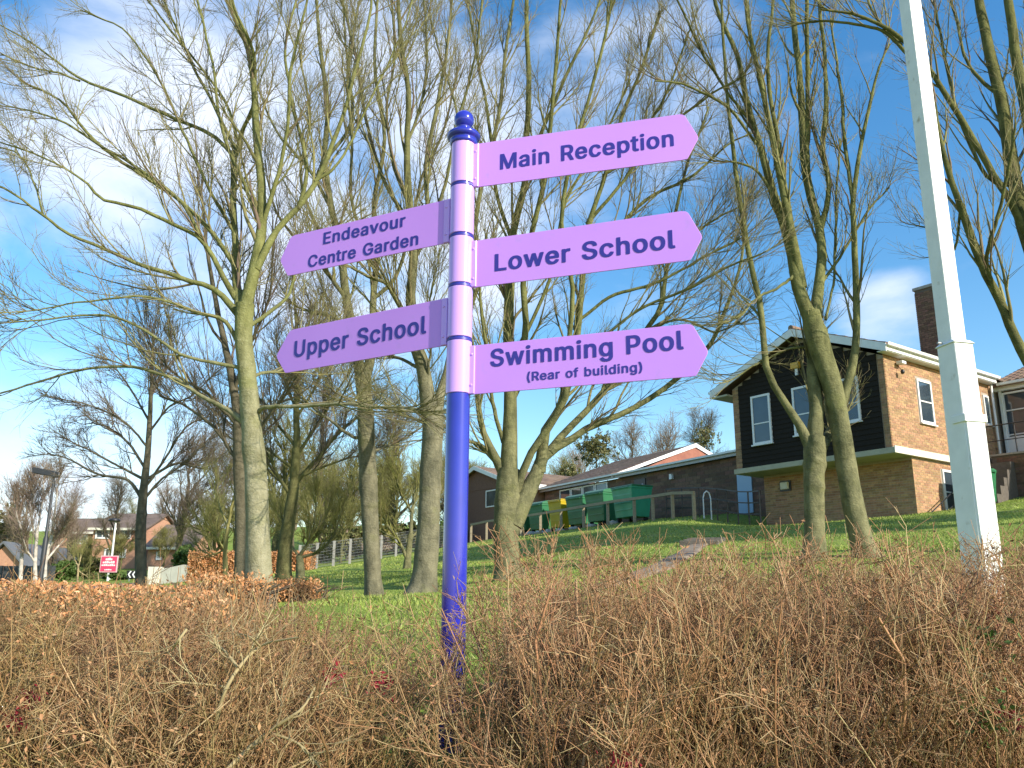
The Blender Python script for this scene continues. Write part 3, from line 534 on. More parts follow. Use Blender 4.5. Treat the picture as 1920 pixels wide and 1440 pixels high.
def plate(A, right_side, z0, z1, lab, lines, sh=1.12, tip=1.185, sb=1.13, start=.0, tipf=.44):
    a = math.radians(A); d = np.array([math.cos(a), -math.sin(a), 0]) if right_side else np.array([-math.cos(a), math.sin(a), 0])
    n = np.array([-math.sin(a), -math.cos(a), 0])
    zc = z0+(z1-z0)*tipf
    off = n*(.030 if not right_side else .0)
    b = axis + off
    pts = [(.055, z0), (.055, z1), (sh-.02, z1), (sh, z1-.004), (sh+.012, z1-.014), (tip, zc+.012), (tip+.003, zc), (tip, zc-.012), (sb+.008, z0+.012), (sb, z0+.002), (sb-.02, z0)]
    poly = [b + d*s + np.array([0, 0, z]) - n*.003 for s, z in pts]
    p = MB().prism(poly, n*.006).build('sign_plate', M['purple'], sp, bevel=.0012); p['label'] = lab
    # clamp spine that carries the plate on the sleeve
    MB().box(b + d*.052 + np.array([0, 0, z0+.001]) - n*.010, d*.034, n*.020, (0, 0, z1-z0-.002)).build('bracket', M['sleeve'], p, bevel=.003)
    for zz in (z0+.045, z1-.045): MB().lathe(b + d*.070 + n*.009 + np.array([0, 0, zz]), [(.0065, 0), (.0065, .003), (.004, .0045)], 10, axis=n).build('bolt', M['sleeve'], p)
    x0 = axis + off
    for txt, (lx, ly), (rx, ry), cap_px in lines:
        P0 = onplane(lx, ly, x0, d); P1 = onplane(rx, ry, x0, d); s0, s1 = (P0-x0)@d, (P1-x0)@d
        zb = (P0[2]+P1[2])/2; dep = ((P0+P1)/2-np.array([0, 0, EYE]))@fwd; cap = cap_px*dep/FPX*1.02
        v_d = d if right_side else -d
        sa = min(s0, s1) if right_side else -max(s0, s1); sb_ = max(s0, s1) if right_side else -min(s0, s1)
        base = axis*[1, 1, 0] + off + n*.0045
        lettering(txt, base, v_d, zb, sa, sb_, cap, p, M['ink'], n)
    return p
plate(16.25, True, 3.624, 3.869, 'top right plate reading Main Reception', [('Main Reception', (938, 318), (1264, 275), 32)])
plate(20, True, 3.081, 3.328, 'middle right plate reading Lower School', [('Lower School', (928, 508), (1267, 467), 35)])
plate(20.25, True, 2.538, 2.781, 'lowest right plate reading Swimming Pool (Rear of building)', [('Swimming Pool', (920, 688), (1282.5, 655.6), 35), ('(Rear of building)', (988.7, 714), (1205, 698), 17.5)])
plate(27, False, 3.328, 3.568, 'upper left plate reading Endeavour Centre Garden', [('Endeavour', (606.6, 459.6), (761, 424), 24), ('Centre Garden', (578, 502), (785, 459.5), 24)], sh=1.09, tip=1.158, sb=1.10)
plate(30.75, False, 2.790, 3.036, 'lower left plate reading Upper School', [('Upper School', (551.6, 672), (800, 624), 33)], sh=1.12, tip=1.208, sb=1.137)

# ------------------------------------------------------------------ white post
pp = at(1833, 1050, 6.5); pz = ht(pp[0], pp[1])
PX, PYW = 3.50, 6.5
wp = thing('lamp_column', 'tall white painted square column with a boxed base, rising out of the hedge at the right edge', 'post', (PX, PYW, pz))
an = math.radians(284); e1 = np.array([math.cos(an), math.sin(an), 0]); e2 = np.array([math.cos(an-math.pi/2), math.sin(an-math.pi/2), 0])   # e1 lit face normal, e2 shaded face normal
c0 = np.array([PX, PYW, 0])
def sq(c, w1, w2, z0, z1, mb, w1t=None, w2t=None):
    w1t = w1t or w1; w2t = w2t or w2
    b = [c+e1*(s*w1/2)+e2*(t*w2/2)+np.array([0, 0, z0]) for s, t in ((-1, -1), (1, -1), (1, 1), (-1, 1))]
    t_ = [c+e1*(s*w1t/2)+e2*(t*w2t/2)+np.array([0, 0, z1]) for s, t in ((-1, -1), (1, -1), (1, 1), (-1, 1))]
    return mb.add(b+t_, [(0, 3, 2, 1), (4, 5, 6, 7), (0, 1, 5, 4), (1, 2, 6, 5), (2, 3, 7, 6), (3, 0, 4, 7)])
ztop = at(1790, 650, 6.5)[2]; zmid = at(1830, 790, 6.5)[2]
sq(c0, .150, .140, ztop-.4, 9.0, MB(), .115, .110).build('shaft', M['postwhite'], wp, bevel=.004)
cb = c0 + e1*.02
sq(cb, .22, .19, pz-.3, ztop, MB(), .19, .175).build('base_box', M['postwhite'], wp, bevel=.005)
sq(cb, .215, .20, ztop, ztop+.03, MB(), .16, .15).build('cap', M['postwhite'], wp, bevel=.003)
sq(cb+e1*.055, .14, .205, zmid-.03, zmid+.03, MB()).build('ledge', M['postwhite'], wp, bevel=.003)
sq(cb+e1*.045, .14, .165, pz-.3, zmid-.03, MB()).build('door_panel', M['postwhite'], wp, bevel=.003)
MB().bar(c0+e2*.10+np.array([0, 0, ztop+.02]), c0+e2*.14+np.array([0, 0, ztop+.02]), .02, n=8).build('bolt', M['galv'], wp)
MB().bar(c0-e2*.13+e1*.02+np.array([0, 0, pz-.2]), c0-e2*.12+e1*.02+np.array([0, 0, ztop-.35]), .045, n=12, smooth=True).build('conduit', M['galv'], wp)

# ------------------------------------------------------------------ buildings
A36 = math.radians(36); dR = np.array([math.cos(A36), math.sin(A36), 0]); dF = np.array([-math.sin(A36), math.cos(A36), 0]); Z = np.array([0, 0, 1.])
BP = at(1674, 840, 24); BP = np.array([BP[0], BP[1], 0])
def W(u, v, z): return BP + dR*u + dF*v + Z*z

def brick_face(parent, O, e, n, width, z0, z1, bm, mm, holes=(), clip=None, bl=.215, bh=.065, j=.010, joined=True, proud=.006):
    """a leaf of wall: a mortar sheet and bricks standing proud of it, all real geometry"""
    O = np.asarray(O, float)*[1, 1, 0]; mb = MB()
    nr = int((z1-z0)/(bh+j))
    for i in range(nr):
        z = z0+i*(bh+j); off = -(bl+j)/2 if i % 2 else 0; x = off
        while x < width:
            a = max(x, 0); b = min(x+bl, width)
            if b-a > .03:
                cz = z+bh/2; cx = (a+b)/2; ok = True
                for (h0, h1, k0, k1) in holes:
                    if a < h1 and b > h0 and z+bh > k0 and z < k1:
                        if h0-a > .04 and a < h0: b = h0
                        elif b-h1 > .04 and b > h1: a = h1
                        else: ok = False
                if clip and not clip(cx, cz+bh/2): ok = False
                if ok:
                    q = random.uniform(-.002, .002)
                    mb.box(O+e*a+Z*z+n*.001, e*(b-a), n*(proud+q), Z*bh)
            x += bl+j
    o = mb.build('bricks', bm, parent); o['kind'] = 'stuff'; return o

def window(parent, O, e, n, w, h, bars=(), vbars=(), fr=.06, sill=True, glass=None, proud=.03, framem=None):
    """O bottom corner, e along, n outwards"""
    O = np.asarray(O, float); fm = framem or M['upvc']; mb = MB(); d = n*(proud+.05); o = O-n*.05
    mb.box(o, e*fr, d, Z*h); mb.box(o+e*(w-fr), e*fr, d, Z*h); mb.box(o+e*fr, e*(w-2*fr), d, Z*fr); mb.box(o+e*fr+Z*(h-fr), e*(w-2*fr), d, Z*fr)
    for b in bars: mb.box(o+e*fr+Z*(h*b-.02), e*(w-2*fr), d*.9, Z*.04)
    for b in vbars: mb.box(o+e*(w*b-.02)+Z*fr, e*.04, d*.85, Z*(h-2*fr))
    f = mb.build('window', fm, parent)
    MB().box(O+e*(fr-.005)+Z*(fr-.005)-n*.004, e*(w-2*fr+.01), n*.010, Z*(h-2*fr+.01)).build('pane', glass or M['glass'], f)
    if sill: MB().box(O-e*.04-Z*.045, e*(w+.08), n*(proud+.05), Z*.043).build('sill', fm, f)
    return f
def tiles(parent, O, e, s, L_, D_, m, tw=.30, tl=.34, th=.02, name='tiles', clip=None):
    """lapped roof tiles on the plane O + e*x + s*y (s runs up the slope), joined: too small to pick apart"""
    O = np.asarray(O, float); n = np.cross(e, s); n = n if n[2] > 0 else -n; mb = MB()
    nyy = max(1, int(round(D_/tl))); nxx = max(1, int(round(L_/tw))); tl = D_/nyy; tw = L_/nxx
    for i in range(nyy):
        for k in range(nxx):
            p = O+e*(k*tw+.004)+s*(i*tl); a = e*(tw-.008); b = s*(tl+.02)
            lift = n*(th*1.3); q = n*random.uniform(0, .004)
            # wedge: thick at its lower edge
            vs = [p, p+a, p+a+b, p+b, p+lift+q, p+a+lift+q, p+a+b+n*.004, p+b+n*.004]
            mb.add(vs, [(0, 3, 2, 1), (4, 5, 6, 7), (0, 1, 5, 4), (1, 2, 6, 5), (2, 3, 7, 6), (3, 0, 4, 7)])
    o = mb.build(name, m, parent); o['kind'] = 'stuff'; return o

# --- near building: upper storey jutting over a brick ground floor
B = thing('school_building', 'brick school block with black boarded gable jutting over its ground floor, behind the twin-stemmed tree', 'building', W(0, 0, 3.8), A36)
zs = 5.70; ze = 8.52; VW = 5.60; UL = 6.4; VR = 2.86; ZR = 10.02
def gz(v):  # underside of the roof at v
    return ze + (ZR-.3-ze)*(v/VR) if v < VR else ze-.1 + (ZR-.3-ze+.1)*((VW+.3-v)/(VW+.3-VR))
# walls (solid cores a little behind the brick faces)
core = [(0, zs), (VW, zs), (VW, gz(VW)), (VR, gz(VR)), (0, gz(0))]
MB().prism([W(.03, v+ (.02 if v == 0 else 0), z) for v, z in core], dR*(UL+4)).build('wall', M['mortar'], B)
MB().box(W(1.03, .05, 2.8), dR*(UL+3), dF*(VW-.35), Z*(zs-.08-2.8)).build('wall', M['mortar'], B)
# bricks of the sunlit side, upper and lower
brick_face(B, W(0, 0.021, 0), dR, -dF, UL, zs+.14, ze+.1, M['brick'], None, holes=[(1.66, 2.55, 6.68, 8.1), (5.75, 6.2, 7.1, 8.2)])
brick_face(B, W(1.03, .051, 0), dR, -dF, 5.4, 3.7, zs-.1, M['brick'], None, holes=[(2.45-.9, 3.4-.9, 3.5, 5.4)])
brick_face(B, W(1.031, .04, 0), dF, -dR, VW-.35, 3.3, zs-.1, M['brick'], None)
brick_face(B, W(.031, VW-.26, 0), dF, -dR, .26, zs+.12, gz(VW), M['brick'], None)
brick_face(B, W(.031, .0, 0), dF, -dR, .22, zs+.12, ze, M['brick'], None)
# black weatherboards, one by one
zb = zs+.1; bh = .155
while zb < ZR-.5:
    v0, v1 = .24, VW-.27
    while v0 < VR and gz(v0) < zb+bh: v0 += .02
    while v1 > VR and gz(v1) < zb+bh: v1 -= .02
    if v1-v0 > .2:
        MB().add([W(.02, v0, zb), W(.02, v1, zb), W(.02, v1, zb+bh+.02), W(.02, v0, zb+bh+.02), W(-.018, v0, zb), W(-.018, v1, zb), W(.004, v1, zb+bh+.02), W(.004, v0, zb+bh+.02)],
                 [(0, 3, 2, 1), (4, 5, 6, 7), (0, 1, 5, 4), (1, 2, 6, 5), (2, 3, 7, 6), (3, 0, 4, 7)]).build('board', M['black'], B)
    zb += bh
# windows in the boarded wall
for v0, v1, z0, z1 in ((4.04, 4.80, 6.50, 8.14), (2.30, 3.18, 6.58, 8.12), (.86, 1.74, 6.70, 8.06)):
    window(B, W(-.03, v0, z0), dF, -dR, v1-v0, z1-z0, bars=(.42,), fr=.07)
window(B, W(1.70, .012, 6.72), dR, -dF, .82, 1.36, bars=(.5,), fr=.075)
window(B, W(5.80, .012, 7.15), dR, -dF, .36, 1.0, fr=.06)
window(B, W(2.65, .04, 4.05), dR, -dF, .8, 1.35, bars=(.5,), fr=.07)
# soffit slab and its pale edge
MB().box(W(.0, -.06, zs-.08), dR*(UL+2), dF*(VW+.1), Z*.11).build('soffit', M['soffit'], B)
MB().box(W(-.04, -.09, zs-.07), dR*(UL), dF*.028, Z*.20).build('fascia', M['cream'], B)
MB().box(W(-.045, -.06, zs-.07), dR*.04, dF*(VW+.12), Z*.16).build('fascia', M['soffit'], B)
# roof: two tiled slopes, barge boards, gutter
def sl(u, v):  # top of roof
    return W(u, v, (ZR if v == VR else (8.80 if v < VR else 8.60)))
vR_, vL_ = -.28, VW+.72
UE = 11.0
for va, vb, za, zb_ in ((vR_, VR, 8.80, ZR), (vL_, VR, 8.58, ZR)):
    MB().prism([W(-.28, va, za-.02), W(-.28, vb, zb_-.02), W(-.28, vb, zb_-.10), W(-.28, va, za-.10)], dR*(UE+.28)).build('roof', M['tile'], B)
    s = W(0, vb, zb_)-W(0, va, za); Ls = np.linalg.norm(s); s = s/Ls
    tiles(B, W(-.30, va, za-.02), dR, s, UE+.3, Ls, M['tile'])
    MB().prism([W(-.31, va, za-.28), W(-.31, va, za-.03), W(-.31, vb, zb_-.03), W(-.31, vb, zb_-.28)], dR*.03).build('barge_board', M['white'], B)
rt = MB()
for k in range(24): rt.lathe(W(-.3+k*.46, VR, ZR+.005), [(.09, 0), (.10, .45)], 12, axis=dR)
o = rt.build('ridge_tiles', M['tile'], B); o['kind'] = 'stuff'
MB().box(W(-.28, -.26, 8.58), dR*(UL+.2), dF*.03, Z*.20).build('fascia', M['white'], B)
MB().box(W(-.28, -.23, 8.56), dR*(UL+.2), dF*.25, Z*.02).build('soffit', M['white'], B)
gt = MB(); gt.prism([W(-.3, -.26, 8.70), W(-.3, -.36, 8.71), W(-.3, -.38, 8.79), W(-.3, -.37, 8.79), W(-.3, -.35, 8.725), W(-.3, -.265, 8.715)], dR*(UL+.3)); gt.build('gutter', M['white'], B)
MB().prism([W(-.28, vL_-.02, 8.48), W(-.28, vL_+.09, 8.49), W(-.28, vL_+.10, 8.58), W(-.28, vL_-.02, 8.55)], dR*(UL)).build('gutter', M['white'], B)
MB().prism([W(-.27, vL_-.05, 8.30), W(-.27, VW, 8.30), W(-.27, VW, 8.36), W(-.27, vL_-.05, 8.36)], dR*UL).build('soffit', M['soffit'], B)
# downpipe where the wing meets
MB().bar(W(6.28, -.09, 4.8), W(6.28, -.09, 8.6), .075, n=12, smooth=True).build('downpipe', M['white'], B)
# fixings on the walls
sl_ = thing('security_light', 'white floodlight with wire guard high on the sunlit brick wall', 'lamp', W(.66, -.02, 8.3), A36)
MB().box(W(.62, -.22, 8.33), dR*.22, dF*.20, Z*.09).build('lamp_head', M['white'], sl_, bevel=.01)
MB().bar(W(.70, -.02, 8.30), W(.70, -.14, 8.12), .02, n=8).build('arm', M['blackmetal'], sl_)
MB().lathe(W(.70, -.15, 8.02), [(.01, 0), (.05, .02), (.06, .08), (.04, .13), (.01, .15)], 12).build('sensor', M['blackmetal'], sl_)
bk = thing('bulkhead_light', 'square cream bulkhead light on the shaded ground floor wall', 'lamp', W(1.0, 4.45, 5.1), A36)
MB().box(W(.90, 4.28, 5.08), dR*.12, dF*.30, Z*.24).build('housing', M['cream'], bk, bevel=.02)
MB().box(W(.98, 4.22, 5.03), dR*.045, dF*.42, Z*.34).build('backplate', M['blackmetal'], bk)
ys = thing('alarm_box', 'small yellow alarm box on a white stalk against the black gable boards', 'alarm', W(-.05, 2.9, 8.6), A36)
MB().box(W(-.16, 2.78, 8.72), dR*.12, dF*.30, Z*.20).build('housing', M['yellowsign'], ys, bevel=.01)
MB().box(W(-.10, 2.88, 8.50), dR*.06, dF*.08, Z*.22).build('stalk', M['white'], ys)
# handrail by the lower wall
hr = thing('handrail', 'thin dark sloping handrail beside the sunlit ground floor wall', 'handrail', W(1.2, -.3, 3.9), A36)
MB().bar(W(1.15, -.25, 3.95), W(3.2, -.25, 5.0), .035, n=8).build('rail', M['blackmetal'], hr)
MB().bar(W(1.75, -.25, 3.9), W(3.2, -.25, 4.6), .035, n=8).build('rail', M['blackmetal'], hr)
for u in (1.9, 2.9): MB().bar(W(u, -.25, 3.8), W(u, -.25, 3.95+(u-1.15)*.51), .035, n=8).build('post', M['blackmetal'], hr)

# --- chimney
C = thing('chimney_stack', 'tall plain dark brick chimney standing behind the white column', 'chimney', W(5.2, .7, 8.8), A36)
MB().box(W(5.21, .71, 8.5), dR*.86, dF*.86, Z*3.6).build('stack', M['mortardark'], C)
brick_face(C, W(5.2, .701, 0), dR, -dF, .88, 8.7, 12.05, M['brickdark'], None)
brick_face(C, W(5.201, .7, 0), dF, -dR, .88, 8.7, 12.05, M['brickdark'], None)
MB().box(W(5.16, .66, 12.1), dR*.96, dF*.96, Z*.10).build('cap', M['concrete'], C)

# --- glazed wing at the right edge
G = thing('glazed_wing', 'low wing with white framed glazing and brown pantile roof, right of the white column', 'building', W(6.6, -4, 5.9), A36)
MB().box(W(6.9, -9, 4.5), dR*4, dF*9.0, Z*3.95).build('wall', M['brickdark'], G)
v = -.12
vs_ = [-.15, -1.0, -1.85, -2.7, -3.55, -4.4, -5.25, -6.1]
for a, b in zip(vs_[:-1], vs_[1:]):
    window(G, W(6.78, b+.03, 6.10), dF, -dR, a-b-.06, 2.2, bars=(.35, .72), fr=.06, sill=False, proud=.06)
for a, b in zip(vs_[:-1], vs_[1:]): MB().box(W(6.70, b+.06, 6.14), dR*.04, dF*(a-b-.12), Z*.66).build('panel', M['upvc'], G)
for a in vs_: MB().box(W(6.66, a-.035, 6.0), dR*.12, dF*.07, Z*2.38).build('mullion', M['white'], G)
MB().box(W(6.60, -8.8, 8.36), dR*.20, dF*8.8, Z*.20).build('fascia', M['white'], G)
MB().prism([W(6.50, -8.9, 8.50), W(6.40, -8.9, 8.51), W(6.39, -8.9, 8.59), W(6.50, -8.9, 8.57)], dF*8.7).build('gutter', M['white'], G)
s = W(9.4, 0, 9.72)-W(6.45, 0, 8.58); Ls = np.linalg.norm(s); s /= Ls
MB().prism([W(6.46, -9, 8.53), W(9.4, -9, 9.67), W(9.4, -9, 9.6), W(6.46, -9, 8.46)], dF*9).build('roof', M['tile'], G)
# pantiles: half round courses
pt = MB()
for k in range(36):
    vv = -.12-k*.245
    for j_ in range(9):
        p0 = W(6.45, vv, 8.60)+s*(j_*Ls/9); p1 = p0+s*(Ls/9+.02)
        pt.bar(p0+Z*.022, p1, .13, .07, n=6)
o = pt.build('tiles', M['tile'], G); o['kind'] = 'stuff'
# terrace
T_ = thing('terrace', 'dark brick terrace wall with steps below the glazed wing', 'wall', W(5.4, -4, 4.8), A36)
MB().box(W(5.3, -9, 4.2), dR*1.6, dF*8.75, Z*1.80).build('wall', M['mortardark'], T_)
brick_face(T_, W(5.299, -9, 0), dF, -dR, 8.6, 4.3, 5.95, M['brickdark'], None)
MB().box(W(5.24, -9, 6.0), dR*1.7, dF*8.80, Z*.06).build('coping', M['concrete'], T_)
for k in range(5):
    MB().box(W(5.3-.28*(k+1), -.9, 4.3), dR*.28, dF*.85, Z*(1.45-.27*k)).build('step', M['mortardark'], T_)  # steps coloured dark to stand in for the shadow over them
tr = thing('terrace_railing', 'black metal railing on the terrace in front of the glazed wing', 'railing', W(5.4, -.6, 6.06), A36)
MB().bar(W(5.4, -.10, 7.0), W(5.4, -4.0, 7.0), .04, n=8).build('rail', M['blackmetal'], tr)
MB().bar(W(5.4, -.10, 6.5), W(5.4, -4.0, 6.5), .03, n=8).build('rail', M['blackmetal'], tr)
for a in (-.12, -1.0, -2, -3, -4): MB().bar(W(5.4, a, 6.05), W(5.4, a, 7.02), .04, n=8).build('post', M['blackmetal'], tr)

# --- long low building beyond
dM = np.array([-.5, .8660254, 0]); nM = np.array([.8660254, .5, 0])
MP = at(1368, 860, 33)*[1, 1, 0]
def WMm(u, v, z): return MP + nM*u + dM*v + Z*z
Bm = thing('long_brick_block', 'long low dark brick school block behind the bins with grey fascia', 'building', WMm(0, 5, 4.6), math.radians(30))
MB().box(WMm(.02, -2.4, 3.8), nM*9, dM*9.7, Z*3.12).build('wall', M['mortardark'], Bm)
MB().box(WMm(.02, 7.3, 3.8), nM*8.5, dM*6.2, Z*3.12).build('wall', M['mortardark'], Bm)
brick_face(Bm, WMm(.019, -2.4, 0), dM, -nM, 15.9, 4.4, 6.9, M['brickdark'], None, bl=.44, bh=.14, j=.016, holes=[(2.4+7.85, 2.4+12.1, 6.4, 7.0), (2.4+5.15, 2.4+6.0, 6.25, 6.75)])
MB().box(WMm(-.22, -2.4, 6.90), nM*.04, dM*16.1, Z*.22).build('fascia', M['galv'], Bm)
MB().box(WMm(-.2, -2.4, 6.96), nM*9, dM*9.65, Z*.12).build('roof', M['galv'], Bm)
MB().prism([WMm(-.24, -2.4, 7.02), WMm(-.34, -2.4, 7.03), WMm(-.34, -2.4, 7.11), WMm(-.24, -2.4, 7.09)], dM*16.1).build('gutter', M['white'], Bm)
for k in range(4): window(Bm, WMm(0, 8.0+k*1.03, 6.34), dM, -nM, .98, .52, fr=.06, sill=False)
MB().box(WMm(-.03, 5.2, 6.28), nM*.05, dM*.78, Z*.42).build('vent', M['blackmetal'], Bm)
MB().box(WMm(-.10, 3.35, 6.45), nM*.12, dM*.16, Z*.22).build('wall_lamp', M['white'], Bm)
# pitched roof over its far half
E0 = WMm(-.3, 7.28, 7.10); AP = WMm(4.9, 7.28, 8.98); RR_ = WMm(9.2, 7.28, 7.3)
MB().prism([WMm(.05, 7.30, 6.9), WMm(4.9, 7.30, 8.86), WMm(8.9, 7.30, 6.9)], dM*.2).build('gable_wall', M['brickred'], Bm)
MB().prism([E0, AP, AP-Z*.09, E0-Z*.09], dM*6.4).build('roof', M['tile'], Bm)
MB().prism([AP, RR_, RR_-Z*.09, AP-Z*.09], dM*6.4).build('roof', M['tile'], Bm)
s = AP-E0; Ls = np.linalg.norm(s); s /= Ls
tiles(Bm, E0+Z*.01, dM, s, 6.4, Ls, M['tile'], tw=.5, tl=.5)
MB().prism([E0-dM*.05-Z*.02, AP-dM*.05+Z*.05, AP-dM*.05-Z*.15, E0-dM*.05-Z*.15], dM*.05).build('barge_board', M['white'], Bm)
MB().prism([AP-dM*.05+Z*.05, RR_-dM*.05, RR_-dM*.05-Z*.15, AP-dM*.05-Z*.15], dM*.05).build('barge_board', M['white'], Bm)
MB().box(WMm(-.03, -1.1, 4.7), nM*.04, dM*.75, Z*1.5).build('door', M['paleblue'], Bm)
# --- far block with salmon wall
LP0 = at(957, 1003, 44)*[1, 1, 0]
def WL(u, v, z): return LP0 + dR*u + dF*v + Z*z
Bl = thing('far_gabled_block', 'far school block with sunlit salmon brick end and brown roof, seen through the forked trunk', 'building', WL(2, 3, 4.6), A36)
MB().box(WL(0, 0, 3.8), dR*7, dF*6, Z*3.55).build('wall', M['brickdark'], Bl)  # shaded sides in darker brick: shade put into the wall colour
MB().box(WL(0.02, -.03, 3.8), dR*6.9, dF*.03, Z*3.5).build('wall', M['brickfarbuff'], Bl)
for va, vb, za, zc in ((-.35, 3, 7.34, 8.5), (6.35, 3, 7.34, 8.5)):
    MB().prism([WL(-.3, va, za), WL(-.3, vb, zc), WL(-.3, vb, zc-.1), WL(-.3, va, za-.1)], dR*7.6).build('roof', M['tile'], Bl)
    MB().prism([WL(-.33, va, za-.2), WL(-.33, va, za+.02), WL(-.33, vb, zc+.02), WL(-.33, vb, zc-.2)], dR*.03).build('barge_board', M['white'], Bl)
s = WL(0, 3, 8.5)-WL(0, -.35, 7.34); Ls = np.linalg.norm(s); s /= Ls
tiles(Bl, WL(-.3, -.35, 7.35), dR, s, 7.6, Ls, M['tile'], tw=.5, tl=.5)
MB().prism([WL(-.02, .02, 7.2), WL(-.02, 5.98, 7.2), WL(-.02, 3, 8.35)], dR*.2).build('gable_wall', M['brickdark'], Bl)
MB().box(WL(-.3, -.4, 7.14), dR*7.6, dF*.05, Z*.18).build('fascia', M['white'], Bl)
window(Bl, WL(-.03, 1.0, 6.2), dF, -dR, 1.2, .9, fr=.06, sill=False)

# --- houses far left
def house(name, label, px_l, px_r, py_base, py_eave, py_ridge, Y, wallm, roofm, depth=8, wins=(), gable=False, yaw=0.0, group=None):
    a = at(px_l, py_base, Y); b = at(px_r, py_base, Y); ze_ = at((px_l+px_r)/2, py_eave, Y)[2]; zr_ = at((px_l+px_r)/2, py_ridge, Y)[2]
    zb_ = min(a[2], b[2])-1.5; w = abs(b[0]-a[0]); e = np.array([math.cos(yaw), math.sin(yaw), 0]); n = np.array([math.sin(yaw), -math.cos(yaw), 0]); O = np.array([a[0], Y, 0])
    h = thing(name, label, 'house', (O+e*w/2+Z*zb_), yaw, group)
    MB().box(O+Z*zb_, e*w, -n*depth, Z*(ze_-zb_)).build('wall', wallm, h)
    if gable:
        MB().prism([O+Z*ze_, O+e*w+Z*ze_, O+e*w/2+Z*zr_], -n*.3).build('gable_wall', wallm, h)
        for sgn in (0, 1):
            p0 = O+e*(-.4 if sgn == 0 else w+.4)+Z*(ze_-.15)+n*.3; p1 = O+e*w/2+Z*(zr_+.1)+n*.3
            MB().prism([p0, p1, p1+Z*.15, p0+Z*.15], -n*(depth+.6)).build('roof', roofm, h)
    else:
        m_ = depth/2
        for sgn in (0, 1):
            y0_ = .4 if sgn == 0 else -depth-.4
            p0 = O-e*.3+n*y0_+Z*(ze_-.1); p1 = O-e*.3-n*m_+Z*zr_
            MB().prism([p0, p1, p1+Z*.15, p0+Z*.15], e*(w+.6)).build('roof', roofm, h)
        for ee in (0, w-.2): MB().prism([O+e*ee+Z*ze_, O+e*ee-n*depth+Z*ze_, O+e*ee-n*m_+Z*(zr_-.05)], e*.2).build('gable_wall', wallm, h)
        MB().box(O-e*.3+n*.42+Z*(ze_-.12), e*(w+.6), n*.08, Z*.2).build('fascia', M['cream'], h)
    for (xl, yt, xr, yb) in wins:
        p = at(xl, yb, Y-.05); q = at(xr, yt, Y-.05)
        window(h, np.array([p[0], Y, p[2]]) if yaw == 0 else O+e*(p[0]-a[0])+Z*p[2], e, n, abs(q[0]-p[0]), q[2]-p[2], vbars=(.5,), fr=.13, sill=False, proud=.08)
    return h
house('brick_house', 'orange brick house with white windows and wide brown roof behind the pink sign', 165, 262, 1080, 992, 958, 75, M['brickfar'], M['tilefar'], wins=((178, 992, 206, 1010), (220, 992, 247, 1010), (194, 1028, 214, 1048), (223, 1029, 237, 1046)))
house('brick_house', 'lower brick house with brown roof left of the one behind the pink sign', 92, 167, 1085, 999, 968, 82, M['brickfar'], M['tilefar'], wins=((138, 1003, 165, 1020),))
house('brick_house', 'reddish house with steep roof right of the dark bare tree', 272, 352, 1080, 1028, 980, 72, M['brickfar'], M['tilefar'], wins=((292, 1034, 304, 1050), (328, 1034, 340, 1048)))
house('brick_house', 'small orange brick gable with grey slate roof at the left edge', -40, 38, 1098, 1064, 1022, 58, M['brickfar'], M['slate'], gable=True)

# ------------------------------------------------------------------ fences, bins, rails
def rail_fence(name, label, pts, h, npost, postw, railw, m, rails=(.95,), cat='fence', postm=None):
    pts = [np.array([p[0], p[1], ht(p[0], p[1])]) for p in pts]
    th_ = thing(name, label, cat, pts[0])
    for (a, b), n in zip(zip(pts[:-1], pts[1:]), npost):
        for k in range(n+1):
            if k == 0 and a is not pts[0]: continue
            p = a+(b-a)*k/n; z = ht(p[0], p[1]); p = np.array([p[0], p[1], z])
            MB().box(p-np.array([postw/2, postw/2, .2]), (postw, 0, 0), (0, postw, 0), Z*(h+.2)).build('post', postm or m, th_, bevel=postw*.08)
        for r_ in rails:
            for k in range(n):
                p = a+(b-a)*k/n; q = a+(b-a)*(k+1)/n
                p = np.array([p[0], p[1], ht(p[0], p[1])+h*r_]); q = np.array([q[0], q[1], ht(q[0], q[1])+h*r_]); off = np.array([0, -postw*.55-railw*.2, 0])
                MB().bar(p+off, q+off, railw*.6, railw).build('rail', m, th_)
    return th_
ra = at(883, 1016, 43)[:2]; rb = at(1190, 976, 31.5)[:2]; rc = at(1302, 966, 28.5)[:2]
rail_fence('timber_rail_fence', 'weathered timber post and rail barrier in front of the row of bins', [ra, rb, rc], .92, [8, 3], .11, .10, M['timber'])
rail_fence('metal_railing', 'black metal railing below the long brick block, right of the timber barrier', [at(1250, 958, 33)[:2], at(1345, 957, 30)[:2], at(1425, 950, 27.6)[:2]], 1.15, [3, 4], .045, .04, M['blackmetal'], rails=(.98, .66, .34), cat='railing')
lm = thing('standing_loop_rail', 'rounded white cycle hoop beside the black railing', 'cycle hoop', (*at(1327, 965, 29.8)[:2], ht(*at(1327, 965, 29.8)[:2])))
pc = at(1327, 965, 29.8); hz = ht(pc[0], pc[1])
hoop = [(-.13, 0), (-.13, .75), (-.09, .92), (0, 1.0), (.09, .92), (.13, .75), (.13, 0)]
hb = MB()
for (x0, z0), (x1, z1) in zip(hoop[:-1], hoop[1:]): hb.bar((pc[0]+x0, pc[1], hz+z0), (pc[0]+x1, pc[1], hz+z1), .045, n=8)
hb.build('hoop', M['white'], lm)
